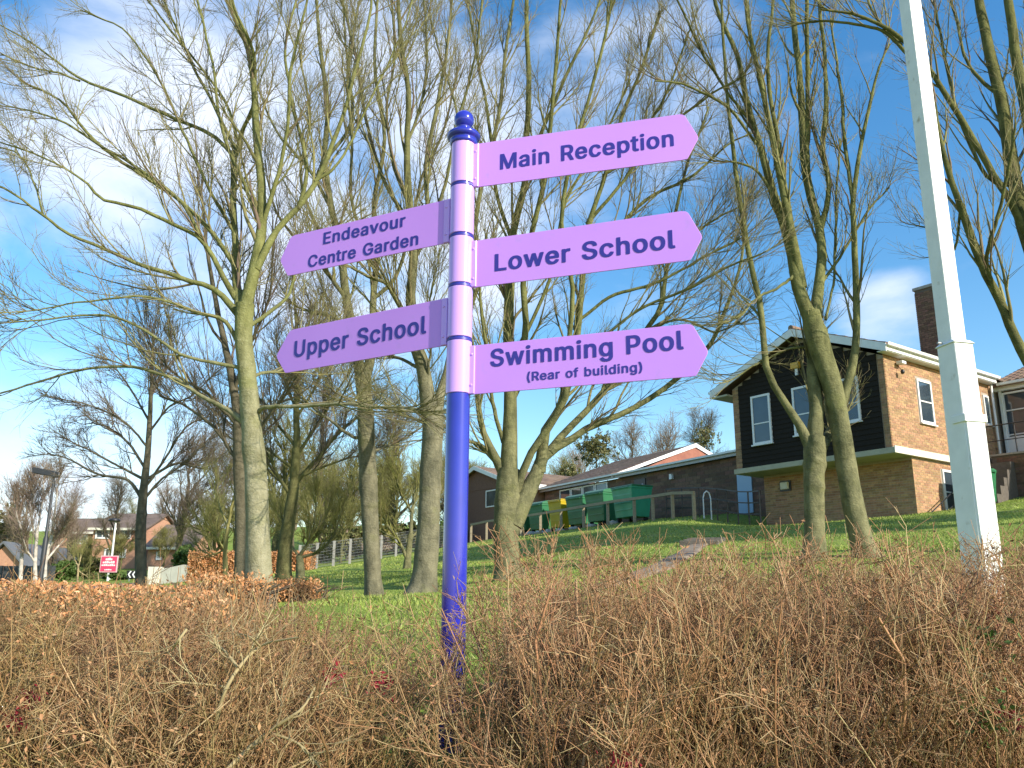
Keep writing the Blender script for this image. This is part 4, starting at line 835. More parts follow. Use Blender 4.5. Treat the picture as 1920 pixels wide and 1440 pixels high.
def make_bin(label, m, lidm, w=1.25, d=1.0, h=1.38, round_lid=True, grp='wheeled bins behind the timber barrier'):
    t = thing('wheeled_bin', label, 'wheeled bin', (0, 0, 0), 0, grp)
    mb = MB(); z0 = .16
    def ringp(wx, dy, z): return [(-wx/2, -dy/2, z), (wx/2, -dy/2, z), (wx/2, dy/2, z), (-wx/2, dy/2, z)]
    vs = ringp(w*.84, d*.76, z0)+ringp(w*.9, d*.86, h*.5)+ringp(w*.97, d*.97, h*.86)+ringp(w, d, h*.88)+ringp(w, d, h*.93)
    fs = [(0, 3, 2, 1)]
    for i in range(4): fs += [(i*4+k, i*4+(k+1) % 4, i*4+4+(k+1) % 4, i*4+4+k) for k in range(4)]
    fs.append((16, 17, 18, 19)); mb.add(vs, fs).build('body', m, t, bevel=.012)
    rb_ = MB()
    for k in range(3):
        f = .86+.035*k; zz = h*(.3+.2*k)
        rb_.box((-w*f/2+.06, -d*(.80+.04*k)/2-.03, zz), (w*f-.12, 0, 0), (0, .04, 0), (0, 0, .05))
    rb_.build('rib', m, t)
    prof = []
    n = 9
    for k in range(n+1):
        an_ = math.pi*k/n; prof.append((0, -math.cos(an_)*d*.52, h*.93 + (math.sin(an_)*.17 if round_lid else (0.05 if 0 < k < n else 0))))
    MB().prism([(-w*.52, y, z) for _, y, z in prof], (w*1.04, 0, 0)).build('lid', lidm, t, bevel=.006)
    MB().bar((-w*.4, -d*.56, h*.9), (w*.4, -d*.56, h*.9), .035, n=8).build('handle', m, t)
    for sx in (-1, 1):
        for sy in (-1, 1): MB().lathe((sx*w*.34-.03, sy*d*.28, .10), [(.03, 0), (.10, .005), (.10, .055), (.03, .06)], 14, axis=(1, 0, 0)).build('wheel', M['rubber'], t)
        MB().lathe((sx*w*.52-.02, 0, h*.97), [(.02, 0), (.035, .002), (.035, .04), (.02, .045)], 10, axis=(1, 0, 0)).build('hinge', M['galv'], t)
    return t
g1_ = make_bin('dark green bin with rounded lid, just right of the yellow bin', M['bingreen'], M['bingreen'])
y1_ = make_bin('yellow bin with flat lid in the row of green bins', M['binyellow'], M['binyellow'], w=1.0, d=.85, h=1.42, round_lid=False)
e1_ = make_bin('bright green bin with flat lid at the right end of the row', M['binbright'], M['bingreen'], w=1.35, d=1.0, h=1.40, round_lid=False)
def put(o, px, py, Y, rz, label=None):
    p = at(px, py, Y); o.location = (p[0], p[1], ht(p[0], p[1])); o.rotation_euler = (0, 0, rz)
    if label: o['label'] = label
    return o
rz0 = math.radians(-58)
put(e1_, 1186, 976, 32.9, math.radians(-62)); put(y1_, 1054, 988, 38.3, rz0); put(g1_, 1094, 984, 36.8, rz0)
put(copy_tree(g1_), 1132, 981, 34.9, rz0, 'dark green bin with rounded lid, next to the bright green end bin')
put(copy_tree(g1_), 1019, 992, 39.9, rz0, 'dark green bin with rounded lid, just left of the yellow bin')
put(copy_tree(g1_), 986, 996, 41.6, rz0, 'dark green bin with rounded lid, leftmost of the row beside the forked tree trunk')
gb = copy_tree(g1_); gb.scale = (.6, .6, .8); del gb['group']
pgb = W(3.0, -.9, 0); gb.location = (pgb[0], pgb[1], ht(pgb[0], pgb[1])); gb.rotation_euler = (0, 0, A36); gb['label'] = 'small green bin against the sunlit ground floor wall by the white column'
sts = [(995, 1003, 39.5), (1012, 1000, 39), (1028, 998, 38.5), (1050, 996, 37.5), (1075, 992, 36.4), (1110, 986, 35), (1150, 981, 33.4)]
places = ['between the first rail posts beside the forked tree', 'left of the yellow bin, larger of two', 'under the left corner of the yellow bin', 'in front of the yellow bin', 'right of the yellow bin by the rail post', 'below the middle green bins', 'below the bright green bin']
for k, ((x, y, Yy), w_) in enumerate(zip(sts, places)):
    p = at(x, y, Yy); zz = ht(p[0], p[1]); s_ = [.32, .26, .2, .24, .22, .28, .26][k]
    vs = []
    for i in range(3):
        for j in range(7):
            a = j/7*2*math.pi; rr_ = [.9, 1.05, .55][i]*s_*random.uniform(.8, 1.1); vs.append((p[0]+rr_*math.cos(a), p[1]+rr_*.6*math.sin(a), zz-.03+[0, .09, .17][i]*random.uniform(.8, 1.2)))
    fs = [(i*7+j, i*7+(j+1) % 7, (i+1)*7+(j+1) % 7, (i+1)*7+j) for i in range(2) for j in range(7)]+[tuple(range(14, 21))]
    mb = MB().add(vs, fs); tag(mb.build('rock', M['stone']), 'pale rock at the bank edge, '+w_, 'rock', 'pale rocks along the bank below the bins')
# steps on the path
st = thing('garden_steps', 'short flight of dark timber steps where the path climbs into the shade', 'steps', (*at(1315, 1022, 19)[:2], ht(*at(1315, 1022, 19)[:2])))
dpa = nrm(np.r_[np.array(at(1345, 1005, 22)[:2])-np.array(at(1300, 1030, 18.5)[:2]), 0]); dpn = np.array([-dpa[1], dpa[0], 0])
for k in range(3):
    c = np.array([*at(1310, 1026, 18.8)[:2], 0])+dpa*k*.5; zz = ht(c[0], c[1])
    MB().box(c-dpn*.42+Z*(zz-.15), dpn*.84, dpa*.22, Z*.27).build('tread', M['sleeper'], st, bevel=.01)
# timber sleepers edging the bank behind the hedge
for (x0_, y0_, x1_, y1_, Yy, lb) in ((500, 1250, 650, 1238, 5.3, 'grey timber sleeper lying behind the sparse hedge, upper one'), (330, 1325, 560, 1312, 4.85, 'grey timber sleeper lying behind the sparse hedge, lower one'), (905, 1365, 1060, 1350, 4.75, 'grey timber sleeper in the shade right of the blue pole')):
    a = at(x0_, y0_, Yy); b = at(x1_, y1_, Yy); a[2] = ht(a[0], a[1]); b[2] = ht(b[0], b[1])
    s_ = MB().bar(a+Z*.02, b+Z*.02, .13, .12).build('timber_sleeper', M['sleeper'], None, bevel=.01); tag(s_, lb, 'sleeper', 'grey sleepers edging the bank')

# far left street things
def lampp(name, label, px, py, Y, top, head_px, side):
    b = at(px, py, Y); zt = at(px, top, Y)[2]; z0 = ht(b[0], b[1]); t = thing(name, label, 'street lamp', (b[0], b[1], z0))
    MB().lathe((b[0], b[1], 0), [(.12, z0-.2), (.12, z0+(zt-z0)*.42), (.075, z0+(zt-z0)*.45), (.055, zt)], 14).build('column', M['lampcol'], t)
    w = head_px/FPX*Y*1.02
    MB().add([(b[0]+.1*side, b[1]-.22, zt-.18), (b[0]+.1*side, b[1]+.22, zt-.18), (b[0]-w*side, b[1]+.22, zt+.02), (b[0]-w*side, b[1]-.22, zt+.02),
              (b[0]+.1*side, b[1]-.2, zt+.10), (b[0]+.1*side, b[1]+.2, zt+.10), (b[0]-w*side, b[1]+.2, zt+.30), (b[0]-w*side, b[1]-.2, zt+.30)],
             [(0, 1, 2, 3), (4, 5, 6, 7), (0, 1, 5, 4), (1, 2, 6, 5), (2, 3, 7, 6), (3, 0, 4, 7)]).build('lamp_head', M['lampcol'], t, bevel=.02)
    return t
lampp('street_lamp', 'grey street lamp with box head leaning over the road at the left edge', 74, 1098, 42, 888, 38, 1)
b2 = at(206, 1075, 52); l2 = thing('street_lamp', 'slim white column with flat dark lamp disc, rising behind the pink sign', 'street lamp', (b2[0], b2[1], ht(b2[0], b2[1])))
zt2 = at(206, 978, 52)[2]
MB().lathe((b2[0], b2[1], 0), [(.07, ht(b2[0], b2[1])-.2), (.05, zt2)], 10).build('column', M['white'], l2)
MB().lathe((b2[0]-.1, b2[1], zt2), [(.30, 0), (.36, .06), (.28, .16), (.08, .2)], 16).build('lamp_head', M['blackmetal'], l2)
# pink sign
a = at(186, 1073, 48); b = at(222, 1042, 48); ps = thing('notice_sign', 'pink and red school notice board with white lettering on a white post', 'sign', ((a[0]+b[0])/2, 48, ht((a[0]+b[0])/2, 48)))
MB().box((a[0], 48, a[2]), (b[0]-a[0], 0, 0), (0, .06, 0), Z*(b[2]-a[2])).build('border', M['pinkborder'], ps)
bd = MB().box((a[0]+.05, 47.985, a[2]+.05), (b[0]-a[0]-.1, 0, 0), (0, .012, 0), Z*(b[2]-a[2]-.1)).build('board', M['pinksign'], ps)
MB().box(((a[0]+b[0])/2-.05, 48.07, a[2]-1.2), (.1, 0, 0), (0, .08, 0), Z*1.6).build('post', M['white'], ps)
w_ = b[0]-a[0]; h_ = b[2]-a[2]
mb = MB()
for (fx0, fx1, fz0, fz1, n) in ((.30, .70, .72, .88, 4), (.15, .85, .54, .68, 6), (.10, .90, .38, .50, 7), (.28, .72, .12, .20, 4)):   # unreadable lines of print: short white strokes
    for k in range(n):
        x0 = a[0]+w_*(fx0+(fx1-fx0)*k/n); mb.box((x0, 47.975, a[2]+h_*fz0), (w_*(fx1-fx0)/n*.82, 0, 0), (0, .006, 0), Z*(h_*(fz1-fz0)*(.7+.3*((k*7) % 3)/2)))
mb.build('lettering', M['white'], bd)
# chevron sign
a = at(237, 1084, 46); b = at(264, 1070, 46); cs = thing('chevron_sign', 'black road sign with white chevrons pointing left, beside the dark tree trunk', 'sign', ((a[0]+b[0])/2, 46, ht((a[0]+b[0])/2, 46)))
MB().box((a[0], 46, a[2]), (b[0]-a[0], 0, 0), (0, .05, 0), Z*(b[2]-a[2])).build('board', M['blackmetal'], cs)
w_ = b[0]-a[0]; h_ = b[2]-a[2]
for k in range(3):
    x = a[0]+w_*(.08+.31*k); y = 45.985
    MB().prism([(x, y, a[2]+h_*.5), (x+w_*.16, y, a[2]+h_*.95), (x+w_*.27, y, a[2]+h_*.95), (x+w_*.11, y, a[2]+h_*.5), (x+w_*.27, y, a[2]+h_*.05), (x+w_*.16, y, a[2]+h_*.05)], (0, .01, 0)).build('chevron', M['white'], cs)
for x in (a[0]+.1, b[0]-.14): MB().box((x, 46.05, a[2]-.8), (.05, 0, 0), (0, .05, 0), Z*1.2).build('post', M['galv'], cs)
# pale rendered parapet with rounded end
a = at(283, 1095, 39); b = at(357, 1058, 39); pw = thing('parapet_wall', 'pale grey boundary wall with rounded right end and a taller pier at its left', 'wall', ((a[0]+b[0])/2, 39, ht((a[0]+b[0])/2, 39)))
w_ = b[0]-a[0]; zt_ = b[2]; zb_ = a[2]-.5; pts = [(a[0], zb_), (b[0], zb_), (b[0], zt_-.35), (b[0]-.1, zt_-.15), (b[0]-.3, zt_-.02), (a[0]+w_*.45, zt_-.12), (a[0], zt_-.3)]
for k in range(4):
    f0, f1 = k/4, (k+1)/4-.006
    seg = [(a[0]+w_*f0, zb_), (a[0]+w_*f1, zb_)]
    zf = lambda f: zt_-.3+.28*min(f/.8, 1)-(max(f-.86, 0)/.14)**2*.35
    seg += [(a[0]+w_*f, zf(f)) for f in np.linspace(f1, f0, 6)]
    MB().prism([(x, 39, z) for x, z in seg], (0, .3, 0)).build('panel', M['render_'], pw)
MB().box((a[0]-.15, 38.9, zb_), (.5, 0, 0), (0, .5, 0), Z*(zt_-zb_-.12)).build('pier', M['cream'], pw)
# dark board fence far left
df = thing('board_fence', 'dark vertical board fence below the birches at the left edge', 'fence', (at(40, 1095, 50)[0], 50, ht(at(40, 1095, 50)[0], 50)))
xl, xr = at(-60, 1095, 50)[0], at(98, 1095, 50)[0]; zt_ = at(40, 1060, 50)[2]
k = 0; x = xl
while x < xr:
    zz = ht(x, 50); MB().box((x, 50+.02*(k % 2), zz-.2), (.26, 0, 0), (0, .03, 0), Z*(zt_-zz+.2-.05*random.random())).build('board', M['fencedark'], df); x += .27; k += 1
# wire fence on top of the lawn between the trunks
wf = thing('wire_fence', 'wire mesh fence with pale concrete posts along the top of the lawn', 'fence', (*at(660, 1055, 41)[:2], ht(*at(660, 1055, 41)[:2])))
fa = np.array(at(560, 1070, 39)[:2]); fb = np.array(at(870, 1025, 46)[:2]); prev = None
for k in range(12):
    p = fa+(fb-fa)*k/11; z = ht(*p); MB().box((p[0]-.05, p[1]-.05, z-.2), (.10, 0, 0), (0, .10, 0), Z*1.35).build('post', M['concrete'], wf)
wm = MB()
for k in range(44):
    p = fa+(fb-fa)*k/44; q = fa+(fb-fa)*(k+1)/44; zp, zq = ht(*p), ht(*q)
    for h in np.arange(.08, 1.15, .13): wm.bar((p[0], p[1], zp+h), (q[0], q[1], zq+h), .008, n=3)
    for j in range(3):
        t_ = (j+.5)/3; c = p+(q-p)*t_; zc_ = ht(*c); wm.bar((c[0], c[1], zc_+.05), (c[0], c[1], zc_+1.15), .008, n=3)
o = wm.build('mesh_wire', M['galv'], wf); o['kind'] = 'stuff'
# ------------------------------------------------------------------ trees placed as in the photograph
tA = dict(trunks=[[(489, 1150, 60), (484, 1040, 50), (481, 930, 46), (479, 870, 42), (476, 850, 48), (472, 800, 40), (462, 690, 35), (456, 630, 35), (460, 570, 36)]], limbs=[
 [(455, 600, 26), (444, 540, 19), (441, 440, 15), (440, 320, 14), (443, 286, 14)],
 [(443, 292, 11), (455, 240, 9), (475, 190, 8), (470, 100, 7), (440, 30, 6), (415, -60, 4)],
 [(440, 295, 10), (400, 255, 9), (330, 225, 8), (230, 180, 7), (150, 150, 6), (70, 90, 4), (0, 50, 3), (-60, 10, 2)],
 [(150, 152, 5), (60, 120, 4), (0, 95, 3)],
 [(445, 285, 8), (400, 200, 7), (360, 120, 6), (320, 30, 5), (290, -60, 4)],
 [(450, 280, 7), (420, 190, 6), (330, 70, 5), (280, 0, 4), (230, -60, 3)],
 [(458, 585, 30), (478, 500, 26), (492, 430, 23), (493, 360, 19), (485, 260, 17), (480, 180, 14), (470, 90, 12), (440, 20, 10), (430, -60, 8)],
 [(480, 505, 20), (520, 430, 14), (560, 390, 13), (600, 325, 11), (640, 230, 9), (665, 130, 8), (690, 40, 6), (700, -50, 5)],
 [(560, 392, 10), (575, 310, 9), (540, 180, 7), (530, 80, 6), (560, -30, 5)],
 [(590, 340, 8), (640, 300, 6), (700, 180, 5), (760, 60, 4), (790, -40, 3)],
 [(447, 590, 17), (405, 545, 13), (340, 520, 11), (250, 490, 9), (200, 465, 8), (120, 430, 7), (80, 400, 6), (30, 365, 5), (-40, 330, 4)],
 [(80, 400, 5), (60, 330, 4), (30, 290, 4), (-20, 275, 3)],
 [(442, 560, 14), (410, 505, 12), (375, 450, 10), (320, 420, 9), (260, 390, 8), (190, 370, 7), (150, 330, 5), (60, 290, 4), (-30, 260, 3)],
 [(441, 500, 11), (400, 440, 10), (330, 370, 9), (250, 320, 8), (160, 250, 7), (110, 190, 5), (30, 150, 4)],
 [(385, 460, 9), (340, 380, 7), (290, 340, 7), (200, 280, 6), (120, 230, 5), (20, 200, 3)],
 [(450, 650, 11), (420, 600, 9), (370, 585, 8), (300, 560, 6), (240, 550, 5), (130, 560, 4), (20, 580, 3)],
 [(464, 795, 18), (430, 770, 11), (380, 745, 9), (330, 715, 8), (250, 690, 7), (170, 690, 6), (80, 715, 5), (0, 738, 4), (-50, 750, 3)],
 [(454, 690, 10), (400, 680, 8), (340, 665, 7), (260, 610, 6), (180, 590, 5), (80, 600, 4), (-20, 610, 3)],
 [(482, 775, 12), (500, 762, 9), (560, 763, 8), (640, 762, 7), (720, 768, 6), (790, 775, 5)],
 [(470, 610, 10), (520, 575, 8), (545, 545, 7), (560, 480, 6), (600, 440, 5), (640, 420, 3)],
 [(493, 420, 12), (520, 330, 9), (540, 240, 8), (545, 120, 7), (570, 0, 5), (580, -60, 4)],
 [(441, 440, 8), (380, 330, 7), (340, 240, 6), (300, 150, 5), (240, 60, 4), (160, 20, 3)],
 [(492, 440, 9), (460, 350, 8), (420, 250, 7), (400, 130, 6), (370, 0, 5), (350, -60, 4)],
 [(466, 712, 9), (490, 700, 8), (530, 692, 6), (580, 650, 5), (620, 620, 3)],
])
tB = dict(trunks=[[(703, 1128, 40), (699, 1080, 34), (695, 1000, 34), (690, 880, 35), (684, 760, 32), (680, 700, 33)]], limbs=[
 [(678, 715, 26), (665, 640, 21), (650, 560, 18), (640, 480, 16), (625, 400, 14), (610, 300, 12), (615, 200, 10), (600, 80, 8), (590, -50, 5)],
 [(684, 715, 23), (700, 640, 18), (698, 560, 14), (705, 480, 12), (700, 380, 10), (720, 260, 8), (700, 120, 7), (710, -40, 5)],
 [(682, 824, 8), (655, 815, 7), (630, 795, 6), (600, 770, 5), (560, 740, 3)], [(700, 846, 6), (730, 835, 5), (760, 820, 4), (800, 790, 3)],
 [(650, 560, 10), (600, 500, 8), (560, 460, 6), (520, 400, 5), (500, 330, 3)], [(640, 490, 9), (590, 420, 7), (560, 330, 6), (580, 220, 5), (560, 100, 4)],
 [(700, 560, 9), (740, 520, 8), (770, 420, 7), (790, 330, 6), (830, 240, 5), (850, 150, 4)], [(703, 480, 8), (660, 380, 7), (660, 260, 6), (650, 140, 5), (670, 0, 4)],
 [(612, 300, 8), (660, 220, 7), (650, 100, 5), (640, -20, 4)], [(625, 400, 8), (580, 320, 6), (520, 250, 5), (480, 160, 4)], [(660, 620, 8), (620, 590, 6), (580, 580, 5), (540, 560, 3)]])
tC = dict(trunks=[[(790, 1122, 76), (793, 1100, 56), (797, 1070, 50), (803, 980, 45), (808, 880, 42), (812, 800, 43), (808, 765, 44)]], limbs=[
 [(806, 785, 36), (795, 700, 30), (780, 640, 26), (770, 560, 22), (775, 480, 18), (765, 380, 16), (760, 280, 13), (765, 180, 11), (750, 60, 9), (745, -60, 7)],
 [(818, 775, 26), (830, 720, 17), (842, 680, 14), (852, 600, 12), (870, 500, 11), (890, 430, 10), (905, 340, 9), (935, 220, 8), (950, 100, 7), (970, -40, 5)],
 [(772, 605, 12), (740, 560, 9), (720, 530, 8), (690, 520, 7), (650, 500, 5), (610, 490, 4)], [(785, 690, 8), (740, 668, 6), (700, 660, 5), (650, 640, 4)],
 [(775, 480, 12), (800, 400, 10), (800, 300, 9), (820, 200, 8), (840, 80, 7), (850, -50, 5)], [(770, 420, 9), (720, 340, 8), (690, 240, 7), (670, 120, 6), (640, 0, 5)],
 [(770, 500, 9), (800, 440, 8), (830, 350, 7), (850, 240, 6), (880, 120, 5), (900, -20, 4)], [(765, 380, 8), (735, 300, 7), (725, 200, 6), (740, 100, 5), (730, -20, 4)],
 [(800, 720, 7), (810, 650, 5), (800, 600, 4), (810, 540, 3)], [(892, 430, 6), (850, 340, 6), (860, 230, 5), (830, 120, 4), (800, 10, 3)], [(760, 280, 7), (790, 190, 6), (800, 90, 5), (790, -40, 4)],
 [(792, 775, 7), (740, 765, 5), (690, 758, 4), (640, 745, 3)]])
tD = dict(trunks=[[(956, 1092, 72), (953, 1070, 56), (949, 1030, 51), (948, 980, 49), (952, 920, 50), (954, 880, 44)]], limbs=[
 [(953, 905, 42), (955, 840, 34), (957, 760, 28), (953, 680, 24), (952, 600, 22), (955, 520, 20), (960, 440, 16), (985, 330, 14), (985, 250, 13), (990, 150, 11), (985, 40, 9), (990, -60, 7)],
 [(957, 780, 15), (970, 700, 14), (985, 620, 14), (980, 520, 12), (1000, 420, 11), (1020, 330, 10), (1030, 200, 8), (1040, 80, 7), (1050, -50, 5)],
 [(942, 885, 22), (920, 840, 16), (902, 800, 13), (895, 740, 11), (890, 680, 10), (880, 600, 8), (900, 500, 7), (870, 380, 6), (890, 250, 5)],
 [(938, 875, 12), (900, 835, 9), (870, 825, 7), (830, 800, 6), (800, 790, 4)], [(944, 830, 10), (925, 760, 8), (922, 690, 7), (910, 620, 6), (905, 540, 5), (920, 440, 4)],
 [(962, 985, 40), (988, 925, 36), (1008, 885, 30), (1022, 850, 26), (1060, 832, 16), (1110, 800, 14), (1180, 770, 12), (1265, 715, 11), (1330, 645, 9), (1360, 580, 8), (1390, 490, 6), (1400, 400, 4)],
 [(1030, 848, 20), (1055, 815, 15), (1100, 770, 14), (1150, 710, 13), (1210, 620, 11), (1240, 570, 10), (1250, 500, 9), (1265, 400, 7), (1290, 300, 6), (1330, 200, 4)],
 [(1012, 885, 26), (1025, 800, 20), (1055, 760, 16), (1075, 680, 14), (1085, 600, 13), (1090, 520, 12), (1100, 420, 11), (1130, 330, 9), (1160, 220, 8), (1200, 120, 6), (1230, 20, 5)],
 [(968, 925, 18), (990, 860, 16), (1035, 790, 14), (1060, 740, 12), (1065, 640, 11), (1070, 540, 10), (1050, 420, 9), (1070, 300, 8), (1110, 160, 7), (1140, 40, 6), (1150, -50, 4)],
 [(1086, 600, 7), (1150, 555, 7), (1230, 530, 6), (1290, 500, 5), (1340, 470, 4), (1400, 440, 3)], [(1080, 650, 7), (1120, 640, 6), (1200, 580, 6), (1290, 540, 6), (1360, 500, 5), (1440, 470, 3)],
 [(1090, 520, 8), (1150, 440, 8), (1220, 370, 7), (1300, 330, 6), (1370, 270, 4), (1420, 250, 3)], [(1100, 420, 8), (1160, 350, 7), (1240, 250, 6), (1330, 180, 5), (1380, 150, 3)],
 [(985, 330, 9), (1020, 240, 8), (1070, 130, 7), (1120, 20, 5), (1140, -50, 4)], [(960, 450, 9), (930, 360, 8), (920, 240, 7), (900, 120, 6), (880, 0, 5)],
 [(1250, 500, 6), (1300, 440, 5), (1350, 400, 4), (1390, 380, 3)], [(1130, 330, 7), (1180, 290, 6), (1250, 170, 5), (1290, 60, 4)], [(953, 680, 9), (1000, 600, 8), (1040, 500, 7), (1060, 380, 6), (1130, 260, 5), (1180, 150, 4)],
 [(1210, 620, 6), (1280, 600, 5), (1340, 620, 4), (1390, 600, 3)]])
tE = dict(trunks=[[(1527, 1056, 56), (1527, 1035, 46), (1527, 1000, 41), (1526, 900, 40), (1528, 850, 44), (1528, 820, 40)],
                 [(1634, 1062, 60), (1622, 1035, 48), (1602, 960, 43), (1588, 880, 41), (1576, 800, 39), (1562, 730, 40), (1546, 680, 42), (1530, 630, 44), (1520, 585, 36)]], limbs=[
 [(1518, 835, 26), (1495, 790, 17), (1465, 745, 15), (1440, 700, 14), (1432, 640, 13), (1425, 570, 13), (1410, 500, 11), (1390, 400, 10), (1378, 300, 9), (1365, 180, 7), (1355, 60, 6), (1350, -40, 4)],
 [(1528, 835, 34), (1528, 760, 29), (1522, 700, 27), (1520, 650, 22), (1514, 600, 18)], [(1535, 850, 24), (1552, 820, 22), (1566, 795, 18)],
 [(1520, 600, 32), (1497, 540, 27), (1487, 480, 25), (1470, 420, 21), (1450, 370, 18), (1430, 300, 15), (1400, 200, 12), (1375, 100, 10), (1340, 20, 8), (1320, -60, 6)],
 [(1505, 540, 20), (1482, 430, 17), (1460, 330, 14), (1440, 230, 12), (1420, 140, 10), (1400, 50, 8), (1390, -50, 6)],
 [(1490, 470, 13), (1478, 380, 11), (1462, 290, 10), (1440, 130, 8), (1450, 0, 6), (1450, -50, 5)],
 [(1526, 605, 28), (1535, 540, 22), (1540, 460, 19), (1532, 410, 17), (1515, 340, 18), (1505, 240, 16), (1500, 140, 13), (1490, 50, 12), (1480, -60, 9)],
 [(1515, 340, 12), (1512, 240, 10), (1514, 120, 9), (1512, 0, 8), (1512, -60, 6)],
 [(1538, 430, 14), (1555, 360, 10), (1545, 280, 9), (1548, 200, 9), (1545, 100, 8), (1535, 0, 7), (1530, -60, 5)],
 [(1574, 775, 20), (1592, 710, 17), (1604, 650, 16), (1606, 560, 14), (1603, 440, 12), (1600, 380, 11), (1610, 300, 9), (1630, 200, 7), (1650, 120, 5), (1670, 80, 3)],
 [(1600, 380, 9), (1585, 280, 8), (1580, 200, 7), (1570, 120, 5), (1560, 40, 4)], [(1548, 600, 6), (1563, 520, 5), (1567, 380, 5), (1572, 260, 4)],
 [(1418, 270, 6), (1395, 240, 6), (1350, 195, 6), (1280, 160, 5), (1220, 150, 3)], [(1400, 220, 6), (1330, 120, 6), (1290, 40, 5), (1260, -20, 4)],
 [(1495, 510, 7), (1460, 540, 6), (1420, 560, 5), (1390, 590, 4)], [(1522, 650, 6), (1480, 655, 5), (1430, 680, 4), (1370, 715, 3)], [(1470, 420, 7), (1430, 340, 6), (1390, 310, 5), (1330, 300, 3)],
 [(1535, 540, 7), (1580, 470, 6), (1620, 400, 5), (1660, 350, 3)]])
tF = dict(trunks=[[(2030, 1030, 66), (2020, 900, 56), (2008, 780, 52), (1998, 700, 50)]], limbs=[
 [(2000, 770, 34), (1935, 695, 22), (1895, 620, 20), (1870, 560, 18), (1830, 480, 16), (1800, 400, 14), (1775, 330, 12), (1755, 250, 10), (1745, 180, 8)],
 [(1998, 720, 40), (1965, 560, 34), (1925, 430, 31), (1900, 320, 28), (1875, 180, 24), (1845, 60, 20), (1825, -50, 14)],
 [(1992, 660, 34), (1955, 400, 28), (1925, 220, 24), (1900, 100, 20), (1880, -30, 16)], [(1990, 640, 30), (1970, 400, 26), (1950, 200, 22), (1935, 0, 18)],
 [(1948, 500, 16), (1900, 390, 15), (1860, 330, 14), (1820, 260, 13), (1775, 185, 11), (1730, 120, 10), (1680, 70, 9), (1650, 50, 8), (1600, 30, 6), (1540, 20, 4)],
 [(1700, 100, 8), (1660, 60, 7), (1610, 45, 6), (1550, 42, 5), (1500, 45, 4)], [(1690, 85, 7), (1640, 30, 6), (1620, -30, 4)],
 [(1905, 350, 9), (1850, 330, 8), (1800, 230, 7), (1770, 100, 6), (1750, 0, 5)], [(1870, 560, 9), (1850, 480, 8), (1880, 380, 7), (1900, 250, 6)],
 [(1875, 180, 9), (1820, 130, 7), (1790, 40, 5), (1770, -40, 4)], [(1800, 400, 6), (1790, 470, 5), (1760, 430, 4), (1720, 420, 3)]])
def near(name, label, Y, d, bark, limb, twig, **k): return photo_tree(name, label, Y, d['trunks'], d['limbs'], bark, limb, twig, **k)
GR = 'bare trees on the lawn'
near('bare_tree', 'pale grey bare tree with long low left branches, nearest tree left of the signpost', 9.5, tA, M['bark_pale'], M['bark_pale'], M['twig_olive'], seed=11, group=GR, n1=10, n2=7, n3=5, s1=(.6, 1.7), s2=(.3, .8), s3=(.13, .4), up1=.14, lscale=.84)
near('bare_tree', 'slim straight bare tree standing between the pale tree and the flared trunk', 14, tB, M['bark_grey'], M['bark_grey'], M['twig_olive'], seed=12, group=GR, n1=11, n3=5)
near('bare_tree', 'bare tree with flared yellow-stained base just left of the blue pole', 12.5, tC, M['bark_grey'], M['bark_grey'], M['twig_olive'], seed=13, group=GR, n1=12, n3=5)
near('bare_tree', 'wide many-limbed bare tree forking low, just right of the blue pole', 14, tD, M['bark_green'], M['bark_green'], M['twig_olive'], seed=14, group=GR, n1=13, n3=5, up1=.18)
near('bare_tree', 'twin-stemmed bare tree with crossing trunks in front of the boarded gable', 13, tE, M['bark_green'], M['bark_green'], M['twig_olive'], seed=15, group=GR, n1=8, n2=5, n3=4, spread=.7)
near('bare_tree', 'tree leaning in from the right edge with thick dark stems behind the white column', 12, tF, M['bark_olive'], M['bark_olive'], M['twig_olive'], seed=16, group=GR, n1=8, n2=5, n3=4)
tG = dict(trunks=[[(264, 1114, 23), (264, 1000, 21), (268, 930, 17), (277, 850, 12), (281, 780, 10)]], limbs=[[(281, 790, 10), (285, 700, 7), (290, 630, 4)],
 [(266, 935, 8), (240, 900, 6), (190, 890, 5), (130, 860, 3), (90, 850, 2)], [(272, 900, 7), (330, 870, 5), (380, 880, 4), (420, 850, 3)], [(267, 940, 7), (300, 900, 5), (340, 870, 4), (380, 830, 3)],
 [(273, 880, 6), (240, 830, 5), (200, 800, 4), (170, 790, 3)], [(280, 810, 5), (320, 760, 4), (360, 740, 3), (400, 700, 2)], [(280, 790, 5), (250, 740, 4), (220, 700, 3), (190, 680, 2)],
 [(283, 740, 5), (310, 690, 4), (320, 640, 3)], [(272, 900, 7), (235, 880, 5), (180, 850, 4), (120, 820, 2)], [(268, 920, 6), (310, 860, 5), (350, 800, 4), (390, 780, 2)], [(278, 840, 5), (230, 790, 4), (160, 760, 3), (110, 750, 2)]])
near('bare_tree', 'small dark bare tree with spreading crown beside the chevron sign', 24, tG, M['bark_dark'], M['bark_dark'], M['twig_dark'], seed=21, n1=13, n2=8, n3=4, s1=(.6, 1.8), s2=(.3, .9), s3=(.15, .4), rmin=(.012, .007, .005), up1=.1)
